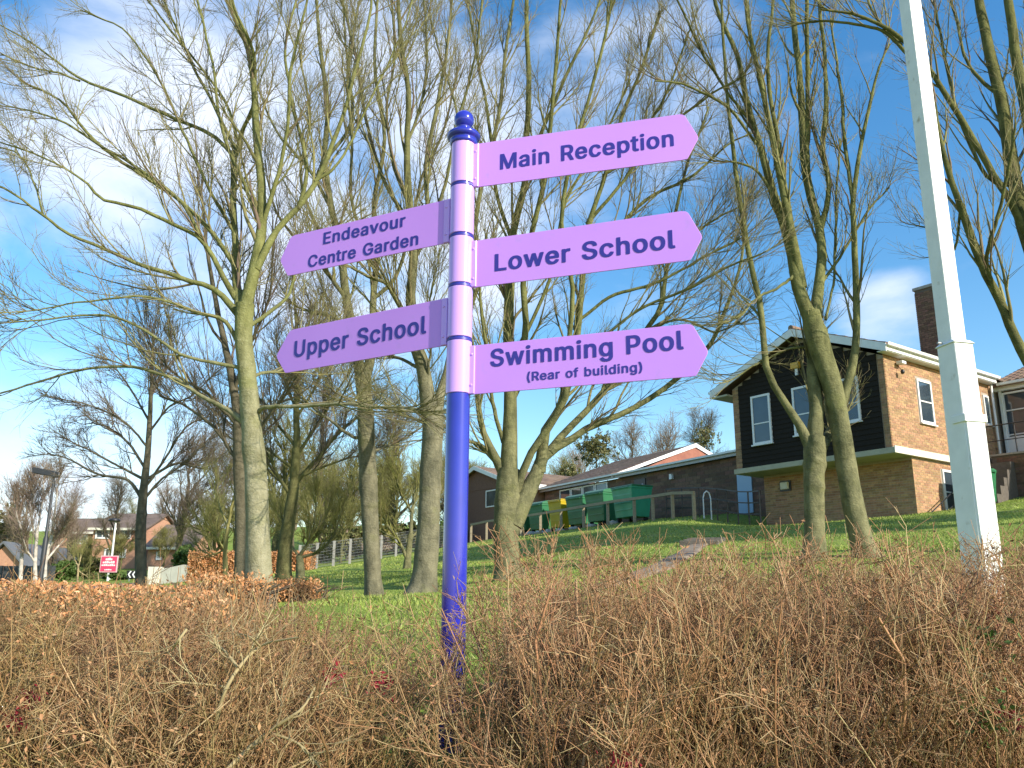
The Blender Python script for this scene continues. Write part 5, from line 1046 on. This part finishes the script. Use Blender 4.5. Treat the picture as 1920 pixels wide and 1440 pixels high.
tH = dict(trunks=[[(530, 1110, 36), (535, 1020, 27), (545, 960, 24), (552, 900, 20), (556, 840, 16)]], limbs=[[(556, 850, 15), (557, 760, 12), (560, 680, 10), (558, 600, 7), (550, 520, 4)],
 [(550, 935, 9), (520, 890, 7), (500, 850, 6), (460, 830, 5), (400, 800, 3)], [(555, 905, 10), (600, 850, 8), (640, 800, 6), (690, 760, 4)], [(556, 855, 8), (600, 790, 6), (630, 740, 5), (660, 700, 3)],
 [(556, 840, 7), (520, 790, 6), (490, 750, 5), (450, 730, 3)], [(557, 780, 6), (600, 720, 5), (620, 650, 3)], [(557, 770, 6), (530, 700, 5), (520, 640, 3)], [(552, 900, 7), (590, 880, 5), (650, 860, 4), (700, 850, 3)], [(552, 880, 7), (510, 850, 5), (440, 800, 4), (380, 760, 3)], [(559, 690, 5), (590, 640, 4), (600, 560, 3)]])
near('bare_tree', 'dark bare tree with upswept branches between the pale tree and the slim tree', 19, tH, M['bark_olive'], M['bark_olive'], M['twig_dark'], seed=22, n1=13, n2=8, n3=4, s1=(.6, 1.9), s2=(.3, .9), rmin=(.010, .006, .004))
tI = dict(trunks=[[(563, 1108, 20), (563, 1070, 17), (561, 1042, 12)]], limbs=[[(562, 1046, 7), (600, 1032, 6), (630, 1000, 5), (642, 960, 3)], [(561, 1044, 8), (580, 1010, 6), (588, 980, 5), (590, 930, 3)], [(561, 1044, 6), (540, 1010, 5), (530, 960, 3)], [(582, 1005, 5), (610, 970, 4), (620, 920, 3)]])
near('orchard_tree', 'small mossy yellow-green fruit tree right behind the dark upswept tree', 22, tI, M['bark_green'], M['bark_green'], M['twig_moss'], seed=23, n1=10, n2=7, n3=4, s1=(.5, 1.5), s2=(.25, .7), rmin=(.010, .006, .004))
tJ = dict(trunks=[[(763, 1072, 17), (765, 1040, 13), (770, 1000, 10)]], limbs=[[(770, 1010, 9), (772, 960, 7), (780, 920, 5), (790, 880, 3)], [(764, 1050, 8), (745, 1010, 6), (725, 985, 5), (700, 960, 3)], [(768, 1012, 6), (800, 970, 4), (815, 930, 3)], [(772, 960, 5), (750, 920, 4), (740, 880, 3)], [(745, 1010, 5), (720, 1000, 4), (700, 990, 3)]])
near('orchard_tree', 'small forked fruit tree on the lawn between the slim trunk and the flared trunk', 24, tJ, M['bark_green'], M['bark_green'], M['twig_moss'], seed=24, n1=11, n2=7, n3=4, s1=(.5, 1.6), s2=(.25, .8), rmin=(.011, .007, .005))
tK = dict(trunks=[[(451, 1140, 33), (454, 1000, 28), (450, 880, 25), (445, 760, 21)]], limbs=[[(446, 775, 20), (425, 660, 14), (405, 560, 10), (390, 460, 7), (380, 360, 5)], [(450, 870, 9), (400, 800, 7), (350, 760, 5), (300, 740, 4)], [(453, 860, 9), (500, 790, 7), (540, 740, 5), (570, 690, 3)], [(440, 730, 9), (470, 640, 7), (500, 560, 5), (510, 460, 4)], [(448, 800, 8), (390, 740, 6), (330, 700, 5), (280, 640, 3)]])
near('bare_tree', 'shaded dark trunk close behind the pale tree', 13, tK, M['bark_dark'], M['bark_dark'], M['twig_dark'], seed=25, n1=12, n2=7, n3=4)  # dark bark colour stands in for the shade on this trunk
tN = dict(trunks=[[(425, 1115, 13), (422, 1040, 9), (428, 980, 7)]], limbs=[[(428, 985, 7), (440, 920, 5), (445, 870, 3)], [(423, 1035, 4), (400, 1000, 3), (370, 990, 2)], [(427, 990, 4), (410, 940, 3), (400, 900, 2)], [(424, 1030, 4), (395, 1040, 3), (370, 1030, 2)], [(436, 940, 4), (465, 900, 3), (480, 860, 2)]])
near('young_tree', 'thin lime-green young tree left of the shaded dark trunk', 17, tN, M['twig_moss'], M['twig_moss'], M['twig_moss'], seed=26, n1=9, n2=6, n3=3, s1=(.4, 1.0), s2=(.2, .5))
for k, (lab, tr, lb) in enumerate((('white stemmed birch, leftmost of the clump at the left edge', [(38, 1096, 8), (41, 1040, 7), (46, 997, 6)], [[(46, 1000, 5), (52, 950, 4), (60, 900, 2)], [(44, 1000, 4), (34, 970, 3), (30, 940, 2)]]),
                                   ('white stemmed birch in the middle of the clump at the left edge', [(66, 1096, 9), (66, 1050, 7), (70, 990, 6)], [[(70, 995, 5), (79, 947, 4), (84, 900, 2)], [(66, 1055, 4), (50, 1030, 3), (44, 1010, 2)], [(68, 1020, 4), (60, 970, 3), (62, 920, 2)]]),
                                   ('leaning white birch right of the grey street lamp', [(84, 1092, 8), (86, 1050, 7), (97, 1004, 6)], [[(97, 1005, 5), (103, 960, 4), (110, 900, 2)], [(86, 1052, 5), (104, 1030, 4), (120, 1012, 3)], [(90, 1030, 3), (112, 1000, 3), (125, 985, 2)]]))):
    photo_tree('birch_tree', lab, 47, [tr], lb, M['bark_birch'], M['bark_birch'], M['twig_mauve'], seed=40+k, n1=14, n2=9, n3=4, s1=(1, 2.6), s2=(.5, 1.4), s3=(.3, .7), group='birches at the left edge', rmin=(.02, .012, .008))
photo_tree('young_tree', 'thin forked sapling on the verge left of the pink sign', 44, [[(145, 1094, 4), (147, 1062, 3.4)]], [[(147, 1062, 3), (138, 1045, 2)], [(147, 1062, 3), (152, 1035, 2)], [(147, 1070, 3), (165, 1085, 2)]], M['straw'], M['straw'], M['twig_moss'], seed=50, n1=8, n2=4, n3=2, s1=(.4, 1.0), rmin=(.012, .008, .006))

# procedural far trees
def wild_tree(h, w, seed, tm, twm, dens=1.0, trunk=True):
    r = np.random.default_rng(seed)
    K = 14; P = np.zeros((1, K, 3)); P[0, :, 2] = np.linspace(-.3, h*.72, K); P[0, :, :2] = np.cumsum(r.normal(size=(K, 2))*.06*h/10, axis=0); P[0, 0, :2] = 0
    R = np.linspace(h*.022, h*.006, K)[None]
    P0, R0 = grow(P, R, 16, .22, 1., (w*.45, w*.75), (28, 62), 10, .62, .02, .25, .4, r)
    P1, R1 = grow(P0, R0, 7, .15, 1., (w*.18, w*.4), (22, 50), 7, .6, .012, .15, .4, r, rmin=.014)
    P2, R2 = grow(P1, R1, int(8*dens), .1, 1., (w*.08, w*.22), (20, 50), 5, .6, .008, .08, .4, r, rmin=.009)
    P3, R3 = grow(P2, R2, int(4*dens), .1, 1., (w*.04, w*.11), (20, 50), 3, .8, .006, .05, .3, r, rmin=.007)
    return (P, R), join([tubes(P0, R0, 5), tubes(P1, R1, 4)]), join([tubes(P2, R2, 3), tubes(P3, R3, 3)])
protos = []
for i, (h, w, tm, twm) in enumerate(((14, 8, 'bark_dark', 'twig_mauve'), (12, 7.5, 'bark_olive', 'twig_moss'), (15, 8.5, 'bark_dark', 'twig_dark'), (9, 6, 'bark_olive', 'twig_moss'))):
    (P, R), lm_, tw_ = wild_tree(h, w, 60+i, tm, twm)
    t = thing('woodland_tree', 'x', 'tree', (0, 0, 0), 0, 'bare woodland trees beyond the lawn')
    V, F_ = tubes(P, R, 9); arrays_mesh('trunk', V, F_, M[tm], t); arrays_mesh('limbs', *lm_, M[tm], t)['kind'] = 'stuff'
    o = arrays_mesh('twigs', *tw_, M[twm], t); o['kind'] = 'stuff'; protos.append((t, h))
used = set()
far = [ # px, Y, top py, proto, label
 (335, 58, 800, 0, 'mauve-brown woodland tree above the red roofed house'),
 (385, 52, 800, 2, 'dark woodland tree left of the shaded trunk'),
 (455, 62, 740, 0, 'mauve-brown woodland tree behind the pale near trunk'),
 (520, 55, 745, 1, 'mossy woodland tree behind the upswept dark tree, left side'),
 (600, 60, 720, 0, 'mauve-brown woodland tree left of the slim straight trunk'),
 (655, 50, 800, 1, 'mossy woodland tree directly left of the slim straight trunk'),
 (725, 62, 740, 0, 'tall mauve-brown woodland tree between slim trunk and flared trunk'),
 (745, 48, 850, 3, 'low mossy tree between slim trunk and flared trunk'),
 (800, 52, 850, 3, 'low mossy tree behind the flared trunk'),
 (845, 58, 830, 1, 'mossy tree hidden mostly by the blue pole'),
 (895, 54, 860, 3, 'low pale twiggy tree right of the blue pole, over the dark wall'),
 (205, 62, 880, 2, 'bare tree in front of the houses, behind the spreading dark tree'),
 (130, 60, 905, 0, 'bare reddish tree behind the birches'),
 (15, 70, 935, 2, 'dark tree at the left edge above the slate roof'),
 (300, 95, 900, 0, 'distant mauve tree over the roofs, right of the dark spreading tree'),
 (172, 54, 1005, 3, 'twiggy scrub tree on the verge left of the pink sign'),
 (232, 55, 1000, 3, 'twiggy scrub tree on the verge behind the chevron sign'),
 (310, 50, 985, 3, 'twiggy scrub tree between the dark bare tree and the pale wall'),
 (480, 46, 905, 1, 'mossy tree filling the gap right of the shaded dark trunk'),
 (575, 44, 900, 1, 'mossy tree behind the small fruit tree'),
 (620, 52, 880, 0, 'mauve-brown tree above the wire fence, left of the slim trunk'),
 (690, 47, 900, 1, 'mossy tree directly behind the slim straight trunk'),
 (735, 56, 860, 2, 'dark twiggy tree above the wire fence right of the slim trunk'),
 (785, 47, 915, 1, 'mossy tree behind the base of the flared trunk'),
 (830, 50, 880, 2, 'dark twiggy tree between the flared trunk and the blue pole'),
 (545, 60, 850, 2, 'dark twiggy tree far behind the upswept dark tree'),
 (400, 50, 920, 1, 'mossy tree above the left end of the orange hedge'),
 (880, 60, 880, 1, 'mossy tree over the dark wall right of the blue pole'),
 (100, 53, 1000, 0, 'reddish scrub tree right of the birches'),
 (240, 100, 930, 1, 'distant mossy tree over the brown roof'),
 (1050, 75, 850, 1, 'mossy tree left of the ivy-clad tree above the brown roof'),
 (1195, 80, 785, 0, 'fine mauve tree above the brown roof, left of the ridge end'),
 (1260, 85, 800, 0, 'fine mauve tree above the ridge end of the brown roof'),
 (1330, 70, 755, 2, 'dark branched tree against the left edge of the boarded gable'),
 (1000, 85, 870, 0, 'distant tree showing through the forked trunk'),
 (430, 45, 900, 3, 'low mossy tree behind the thin lime-green tree'),
 (500, 44, 930, 3, 'low mossy tree above the orange hedge'),
 (640, 43, 930, 3, 'low mossy tree above the wire fence, left of slim trunk')]
for px, Yy, top, pi_, lab in far:
    t, h = protos[pi_]; o = t if pi_ not in used else copy_tree(t); used.add(pi_)
    p = at(px, 1050, Yy); gz_ = ht(p[0], Yy); zt = at(px, top, Yy)[2]; s_ = max((zt-gz_)/(h*.98), .25)
    o.location = (p[0], Yy, gz_-.1); o.scale = (s_*random.uniform(1.0, 1.2),)*2+(s_,); o.rotation_euler = (0, 0, random.uniform(0, 6.28)); o['label'] = lab
def leaves(C, size, r, n_per=1, up_bias=0):
    """folded leaf quads at centres C"""
    n = len(C); a = nrm(r.normal(size=(n, 3))); b = nrm(np.cross(a, r.normal(size=(n, 3)))); c = np.cross(a, b); s = r.uniform(*size, n)[:, None]
    V = np.stack([C-a*s, C-b*s*.45+c*s*.15, C+a*s, C+b*s*.45+c*s*.15], 1).reshape(-1, 3)
    i = np.arange(n)*4; F = np.concatenate([np.c_[i, i+1, i+2], np.c_[i, i+2, i+3]]); return V, F
# wood far behind, reading as one mass
r = np.random.default_rng(5)
parts = []; kinds = [wild_tree(9, 8, 80+k, 'bark_dark', 'twig_mauve', dens=.45) for k in range(3)]
for k in range(15):
    (P, R), lm_, tw_ = kinds[k % 3]; x = r.uniform(-75, 28); y = r.uniform(82, 122); s_ = r.uniform(.75, 1.15); a = r.uniform(0, 6.28); g0 = ht(x, y)
    rot = np.array([[math.cos(a), -math.sin(a), 0], [math.sin(a), math.cos(a), 0], [0, 0, 1]])
    for V, F_ in (tubes(P, R, 5), lm_, tw_): parts.append((V@rot.T*s_+np.array([x, y, g0]), F_))
o = arrays_mesh('distant_wood', *join(parts), M['twig_mauve'], None, smooth=True); tag(o, 'far brown winter wood along the skyline behind the houses', 'wood', kind='stuff')
# leafy evergreens and bushes
def bush(name, label, px, Y, py_top, wpx, py_base, m, n=9000, size=(.05, .12), cat='bush', seed=1, stem=True, group=None, squash=1, stemm='bark_dark'):
    r = np.random.default_rng(seed); p = at(px, py_base, Y); g0 = ht(p[0], Y); zt = at(px, py_top, Y)[2]; w = wpx/FPX*Y/2; zb = max(at(px, py_base, Y)[2], g0); h = max(zt-zb, .5)
    t = thing(name, label, cat, (p[0], Y, g0), 0, group)
    cl = r.normal(size=(150, 3))*.5; cl = cl[np.linalg.norm(cl, axis=1) < 1.25]
    which = r.integers(0, len(cl), n); q = cl[which]*.8+nrm(r.normal(size=(n, 3)))*(r.uniform(.1, 1, n)**.5)[:, None]*r.uniform(.05, .2, len(cl))[which][:, None]
    C = np.array([p[0], Y, zb+h*.5])+q*np.array([w, w, h*.5]); C[:, 2] = np.maximum(C[:, 2], g0)
    V, F_ = leaves(C, size, r); o = arrays_mesh('foliage', V, F_, M[m], t, smooth=False); o['kind'] = 'stuff'
    if stem:
        P = np.array([[[p[0], Y, g0-.2], [p[0]+.05, Y, g0+(zb-g0)*.5+h*.2], [p[0], Y, zb+h*.5]]]); R = np.array([[.05*h**.5+.03, .05*h**.5, .03]])
        P0, R0 = grow(P, R, 22, .15, 1, (h*.3, h*.6), (20, 60), 6, .6, .01, .3, .3, r); arrays_mesh('trunk', *tubes(P, R, 7), M[stemm], t); o = arrays_mesh('branches', *tubes(P0, R0, 4), M[stemm], t); o['kind'] = 'stuff'
    return t
bush('ivy_clad_tree', 'bushy ivy-covered tree rising above the brown roof right of the forked trunk', 1118, 62, 800, 95, 885, 'leaf_ivy', 5000, (.05, .12), 'tree', 71)
bush('evergreen_bush', 'dark green shrub poking over the left end of the brown roof', 1070, 60, 868, 50, 905, 'leaf_ivy', 1800, (.06, .13), 'bush', 72)
bush('evergreen_bush', 'ivy clump in the tree beside the boarded gable', 1325, 64, 790, 60, 850, 'leaf_ivy', 1200, (.06, .12), 'bush', 73)
bush('laurel_bush', 'bright green laurel behind the pale boundary wall', 352, 50, 1022, 70, 1075, 'leaf_green', 5000, (.07, .16), 'bush', 74)
bush('evergreen_bush', 'rounded green shrub between the birches and the sapling', 118, 52, 1050, 60, 1095, 'leaf_green', 5000, (.06, .14), 'bush', 75)
bush('verge_shrub', 'low green shrubs on the verge under the chevron sign', 225, 49, 1078, 80, 1100, 'leaf_green', 4000, (.05, .12), 'bush', 76, stem=False)
bush('verge_shrub', 'olive brown scrub behind the pink sign', 165, 56, 1035, 110, 1090, 'leaf_ivy', 5000, (.05, .12), 'bush', 77)
bush('conifer', 'dark conifer at the far left edge over the slate roof', 0, 72, 945, 70, 1060, 'leaf_ivy', 5000, (.1, .2), 'tree', 78)
bush('evergreen_bush', 'dark undergrowth shrub behind the wire fence between slim trunk and dark trees', 650, 47, 985, 120, 1050, 'leaf_ivy', 6000, (.06, .14), 'bush', 79)
bush('evergreen_bush', 'olive undergrowth shrub behind the wire fence left of the flared trunk', 750, 50, 975, 110, 1045, 'leaf_ivy', 5000, (.06, .14), 'bush', 80)
bush('evergreen_bush', 'small green shrub just left of the blue pole on the lawn edge', 825, 46, 975, 20, 1030, 'leaf_green', 1500, (.05, .1), 'bush', 81)
for k_, (px_, top_, w_, lab_) in enumerate(((600, 1015, 70, 'brown bramble thicket behind the wire fence, nearest the orange hedge'), (700, 1000, 90, 'brown bramble thicket behind the wire fence at the slim trunk'), (790, 990, 80, 'brown bramble thicket behind the wire fence at the flared trunk'), (855, 985, 60, 'brown bramble thicket behind the wire fence by the blue pole'))):
    bush('bramble_thicket', lab_, px_, 47.5, top_, w_, 1052, 'twig_mauve' if k_ % 2 else 'leaf_ivy', 5200, (.06, .16), 'bush', 85+k_, group=None)
# clipped beech hedges with orange leaves
def boxhedge(name, label, px0_, px1_, py_top, py_base, Y, depth, m, n, size, seed):
    r = np.random.default_rng(seed); a = at(px0_, py_base, Y); b = at(px1_, py_base, Y); zt = at((px0_+px1_)/2, py_top, Y)[2]
    n_x = b[0]-a[0]; t = thing(name, label, 'hedge', ((a[0]+b[0])/2, Y, ht((a[0]+b[0])/2, Y)))
    x = r.uniform(a[0], b[0], n); y = Y+depth*r.beta(.7, 1, n); g0 = hts(x, y); z = g0+(zt-g0)*r.uniform(0, 1, n)**.8+r.normal(size=n)*.04
    V, F_ = leaves(np.c_[x, y, z], size, r); o = arrays_mesh('foliage', V, F_, M[m], t, smooth=False); o['kind'] = 'stuff'
    ns = int(n/25); x = r.uniform(a[0], b[0], ns); y = Y+depth*r.uniform(.1, .9, ns); g0 = hts(x, y); P = np.stack([np.c_[x, y, g0-.05], np.c_[x+r.normal(size=ns)*.1, y, (g0+zt)/2], np.c_[x+r.normal(size=ns)*.2, y, zt*np.ones(ns)-.05]], 1); R = np.tile([.012, .009, .004], (ns, 1))
    o = arrays_mesh('stems', *tubes(P, R, 3), M['twig_dark'], t); o['kind'] = 'stuff'; return t
boxhedge('beech_hedge', 'clipped orange beech hedge far behind the pale tree trunk', 348, 576, 1036, 1094, 33, 1.3, 'leaf_orange', 26000, (.04, .08), 91)
boxhedge('beech_hedge', 'low ragged orange beech hedge behind the near twigs, left of the pale trunk', 330, 480, 1082, 1125, 8.6, .9, 'leaf_orange', 3600, (.013, .026), 92)
boxhedge('beech_hedge', 'small patch of orange beech hedge at the foot of the two dark trunks', 508, 590, 1090, 1120, 12.0, .7, 'leaf_orange', 3000, (.013, .026), 93)

# ------------------------------------------------------------------ the near hedge
topx = [0, 200, 380, 450, 520, 600, 640, 720, 780, 860, 900, 960, 1020, 1100, 1250, 1400, 1600, 1750, 1850, 1920]
topy = [1096, 1102, 1108, 1124, 1132, 1138, 1128, 1150, 1180, 1200, 1150, 1120, 1095, 1085, 1078, 1068, 1070, 1066, 1052, 1046]
def hedge(name, label, x0, x1, n0, seed, tw, lm_, nleaf, y0=2.55, y1=4.7, dens=None, leafsize=(.005, .011), topjit=.05, n1=10, n2=5, hmul=1.0, up2=.24):
    r = np.random.default_rng(seed)
    y = y0+(y1-y0)*r.beta(1.0, 1.5, n0); x = r.uniform(x0, x1, n0)*y/3.4
    if dens is not None:
        px = 960+FPX*x/(y*1.0); keep = r.uniform(size=n0) < np.interp(px, dens[0], dens[1]); x, y = x[keep], y[keep]
    n = len(x); g0 = hts(x, y)
    px = 960+FPX*x/y; zt = np.array([at(a, np.interp(a, topx, topy), b)[2] for a, b in zip(px, y)])
    L0 = (zt-g0)*r.uniform(.70, 1.02, n)*hmul; L0 = np.where(r.uniform(size=n) < .03, L0*1.05+.04, L0)
    K = 8; P = np.empty((n, K, 3)); P[:, 0] = np.c_[x, y, g0-.02]; d = nrm(np.c_[r.normal(size=(n, 2))*.27, np.ones(n)]); cur = P[:, 0]
    for k in range(1, K):
        cur = cur+d*(L0/(K-1)*1.06)[:, None]; P[:, k] = cur; d = nrm(d+r.normal(size=(n, 3))*.24+np.array([0, 0, .05]))
    P[:, 1:, 2] = np.minimum(P[:, 1:, 2], (zt+topjit)[:, None])
    R = np.linspace(1, .35, K)[None]*np.where(r.uniform(size=n) < .07, r.uniform(.006, .010, n), r.uniform(.0018, .0042, n))[:, None]
    P1, R1 = grow(P, R, n1, .12, 1., (.10, .34), (14, 58), 4, .6, .001, up2, .5, r, rmin=.0013)
    P2, R2 = grow(P1, R1, n2, .1, 1., (.03, .13), (25, 85), 2, .75, .0009, .06, .5, r, rmin=.0010)
    t = thing(name, label, 'hedge', (float(x.mean()), float(y.mean()), ht(x.mean(), y.mean())))
    V, F_ = join([tubes(P, R, 4), tubes(P1, R1, 3), tubes(P2, R2, 3)]); o = arrays_mesh('twigs', V, F_, M[tw], t, smooth=True); o['kind'] = 'stuff'
    C = np.concatenate([P1.reshape(-1, 3), P2.reshape(-1, 3)]); C = C[r.integers(0, len(C), nleaf)]+r.normal(size=(nleaf, 3))*.008
    V, F_ = leaves(C, leafsize, r); o = arrays_mesh('leaves', V, F_, M[lm_], t, smooth=False); o['kind'] = 'stuff'
    return t, P1
hl, _ = hedge('twiggy_hedge', 'dense brown twiggy hedge filling the lower left foreground', -2.25, -.80, 1300, 101, 'hedge_twig', 'leaf_brown', 26000, hmul=.965, dens=([-100, 380, 500, 600], [1, 1, .75, .25]))
hm, _ = hedge('sparse_shrub', 'thin straggly shrub stems around the foot of the blue pole, grass showing through', -1.05, .12, 330, 102, 'hedge_twig', 'leaf_brown', 2500, n1=8, n2=4, dens=([400, 600, 760, 860, 960, 1050], [1, .9, .6, .10, .3, 1]))
hr_, _ = hedge('twiggy_hedge', 'dense reddish brown twiggy hedge filling the lower right foreground', .02, 2.30, 1650, 103, 'hedge_red', 'leaf_brown', 14000, hmul=1.09, up2=.36, dens=([890, 960, 1020], [.08, .6, 1]))
# bright dry leaves along the left top
r = np.random.default_rng(9); n = 4200; px = -40+500*r.beta(1, 1.25, n); yy = r.uniform(3.3, 4.7, n); zt = np.array([at(a, np.interp(a, topx, topy), b)[2] for a, b in zip(px, yy)]); x = (px-960)/FPX*yy
C = np.c_[x, yy, zt-np.abs(r.normal(size=n))*.10+.02]
lt = thing('beech_hedge', 'band of bright orange dried leaves along the top of the left hedge', 'hedge', (float(x.mean()), 4.2, ht(x.mean(), 4.2)))
o = arrays_mesh('foliage', *leaves(C, (.007, .016), r), M['leaf_orange'], lt, smooth=False); o['kind'] = 'stuff'
ns = 500; xs = r.uniform(x.min(), x.max(), ns); ys = r.uniform(3.6, 4.6, ns); g0 = hts(xs, ys); P = np.stack([np.c_[xs, ys, g0], np.c_[xs+.04*r.normal(size=ns), ys, g0+.4], np.c_[xs+.07*r.normal(size=ns), ys, np.full(ns, 1.60)+.05*r.normal(size=ns)]], 1)
o = arrays_mesh('stems', *tubes(P, np.tile([.005, .004, .0015], (ns, 1)), 4), M['hedge_twig'], lt); o['kind'] = 'stuff'
# pale forked branches in the gap
def loose(name, label, polys, Y, m, cat='branch', n1=5):
    r = np.random.default_rng(len(label)); Ps = []; Rs = []
    for pl_ in polys:
        pts = [at(q[0], q[1], Y+r.uniform(-.05, .05)) for q in pl_]; P_, W_ = smooth_poly(pts, [q[2]/2*Y/FPX for q in pl_], 12); Ps.append(P_); Rs.append(W_)
    P = np.array(Ps); R = np.array(Rs); b = P[0, 0]
    t = thing(name, label, cat, b); [arrays_mesh('stem', *tubes(P[q:q+1], R[q:q+1], 7), M[m], t) for q in range(len(P))]
    P1, R1 = grow(P, R, n1, .2, 1, (.08, .25), (20, 55), 5, .6, .001, .15, .4, r); P2, R2 = grow(P1, R1, 4, .2, 1, (.04, .1), (20, 60), 3, .7, .0008, .1, .3, r)
    o = arrays_mesh('twigs', *join([tubes(P1, R1, 4), tubes(P2, R2, 3)]), M[m], t); o['kind'] = 'stuff'; return t
loose('pale_shrub_stem', 'pale yellow forked stem in the gap of the hedge left of the pole', [[(385, 1445, 11), (405, 1360, 9), (420, 1300, 8), (445, 1255, 7), (490, 1210, 5), (560, 1195, 3)], [(430, 1290, 6), (400, 1285, 4), (330, 1278, 3)], [(446, 1252, 6), (420, 1220, 5), (390, 1200, 3)], [(488, 1212, 4), (470, 1195, 3), (450, 1188, 2)]], 2.55, 'straw')
loose('pale_shrub_stem', 'pale curved stem crossing low in the hedge, left of the pole base', [[(425, 1445, 9), (470, 1400, 8), (520, 1360, 7), (565, 1330, 5), (590, 1290, 3)], [(500, 1372, 5), (560, 1395, 4), (600, 1440, 4)], [(350, 1180, 5), (335, 1200, 5), (322, 1220, 3)]], 2.5, 'straw')
loose('red_shrub_stem', 'thin reddish whips curling in front of the blue pole', [[(858, 1445, 5), (850, 1380, 4), (860, 1330, 3.4), (850, 1280, 3), (866, 1215, 2)], [(835, 1440, 4), (838, 1370, 3), (870, 1320, 3), (868, 1250, 2)], [(900, 1220, 4), (880, 1160, 3), (862, 1130, 2), (856, 1090, 1.5)], [(905, 1240, 4), (890, 1190, 3), (870, 1150, 2)]], 3.6, 'hedge_red', n1=7)
loose('red_shrub_stem', 'tall dark shoots standing above the right hedge in front of the lawn', [[(1108, 1100, 5), (1108, 1060, 4), (1118, 1020, 3)], [(1108, 1075, 3), (1100, 1050, 2.4), (1098, 1035, 2)], [(1190, 1110, 4), (1160, 1070, 4), (1148, 1053, 3)], [(1170, 1080, 3), (1178, 1030, 2)], [(1010, 1110, 4), (1012, 1060, 3), (1008, 1040, 2)]], 3.9, 'hedge_red')
# dark red leaf clusters in the hedge
r = np.random.default_rng(33)
spots = [(25, 1350, 3.0, 'lower left corner'), (60, 1310, 3.1, 'left edge, above the other'), (618, 1262, 3.3, 'left of the pole half way up the hedge'), (712, 1282, 3.4, 'closest to the left side of the pole'), (1165, 1432, 2.8, 'bottom edge right of the pole'), (1780, 1165, 3.4, 'right hedge near its top'), (1860, 1160, 3.4, 'right edge of the hedge'), (1880, 1340, 3.0, 'low at the right edge')]
for (x_, y_, Yy, w_) in spots:
    Yy -= .45; c = at(x_, y_, Yy); n = 70; C = c+r.normal(size=(n, 3))*np.array([.018, .03, .018])
    tt = thing('red_leaf_spray', 'dark red leaf cluster in the hedge, '+w_, 'leaves', c, 0, 'dark red leaf clusters')
    o = arrays_mesh('leaves', *leaves(C, (.007, .014), r), M['leaf_red'], tt, smooth=False); o['kind'] = 'stuff'
    P = np.array([[c-Z*.18, c-Z*.08+np.array([.01, 0, 0]), c+Z*.03]]); arrays_mesh('stem', *tubes(P, np.array([[.002, .0017, .001]]), 4), M['hedge_red'], tt)
for (x_, y_, Yy, w_) in ((1855, 1330, 2.5, 'green leaves low in the right hedge near the corner'), (1850, 1220, 2.6, 'green leaves in the right hedge below the white column')):
    c = at(x_, y_, Yy); n = 90; C = c+r.normal(size=(n, 3))*np.array([.035, .05, .05]); tt = thing('green_leaf_spray', w_, 'leaves', c)
    o = arrays_mesh('leaves', *leaves(C, (.008, .016), r), M['leaf_green'], tt, smooth=False); o['kind'] = 'stuff'
# grass blades on the lawn near enough to show
r = np.random.default_rng(77); n = 150000
yy = 4.2+34*r.uniform(size=n)**1.5; x = r.uniform(-.5, .62, n)*yy; z = hts(x, yy)
hgt = r.uniform(.02, .05, n)*(1+.4*np.sin(x*2.1+yy)); w = .0025+.0004*yy; a = r.uniform(0, 6.28, n); lean = r.normal(size=(n, 2))*.03
V = np.stack([np.c_[x-np.cos(a)*w, yy-np.sin(a)*w, z], np.c_[x+np.cos(a)*w, yy+np.sin(a)*w, z], np.c_[x+lean[:, 0], yy+lean[:, 1], z+hgt]], 1).reshape(-1, 3)
o = arrays_mesh('grass', V, np.arange(n*3).reshape(-1, 3), M['blades'], None, smooth=False); tag(o, 'short green grass blades over the lawn', 'grass', kind='stuff')

# two unseen pines added right of the view in place of the block's shadow
def shade_tree(name, label, x, y, h, z0, rad, m, n, seed):
    r = np.random.default_rng(seed); g0 = ht(x, y); t = thing(name, label, 'tree', (x, y, g0))
    P = np.array([[[x, y, g0-.2], [x+.1, y, g0+h*.4], [x-.05, y+.1, g0+h*.75], [x, y, g0+h*.97]]]); R = np.array([[.26, .2, .13, .03]]); P, R = smooth_poly(P[0], R[0], 14); P = P[None]; R = R[None]
    arrays_mesh('trunk', *tubes(P, R, 10), M['bark_dark'], t)
    P0, R0 = grow(P, R, 34, z0/h, .98, (rad*.6, rad*1.05), (50, 85), 6, .4, .012, .12, .3, r); o = arrays_mesh('branches', *tubes(P0, R0, 5), M['bark_dark'], t); o['kind'] = 'stuff'
    C = P0[:, 2:].reshape(-1, 3); C = C[r.integers(0, len(C), n)]+r.normal(size=(n, 3))*.38
    o = arrays_mesh('foliage', *leaves(C, (.08, .2), r), M['leaf_ivy'], t, smooth=False); o['kind'] = 'stuff'
shade_tree('added_shade_pine', 'tall unseen pine added right of the view to shade the bank, farther of two', 21.0, 11.8, 16.0, 7.4, 2.6, 'leaf_ivy', 17000, 301)
shade_tree('added_shade_pine', 'tall unseen pine added right of the view to shade the bank, nearer of two', 19.6, 9.4, 15.2, 7.4, 2.3, 'leaf_ivy', 14000, 302)
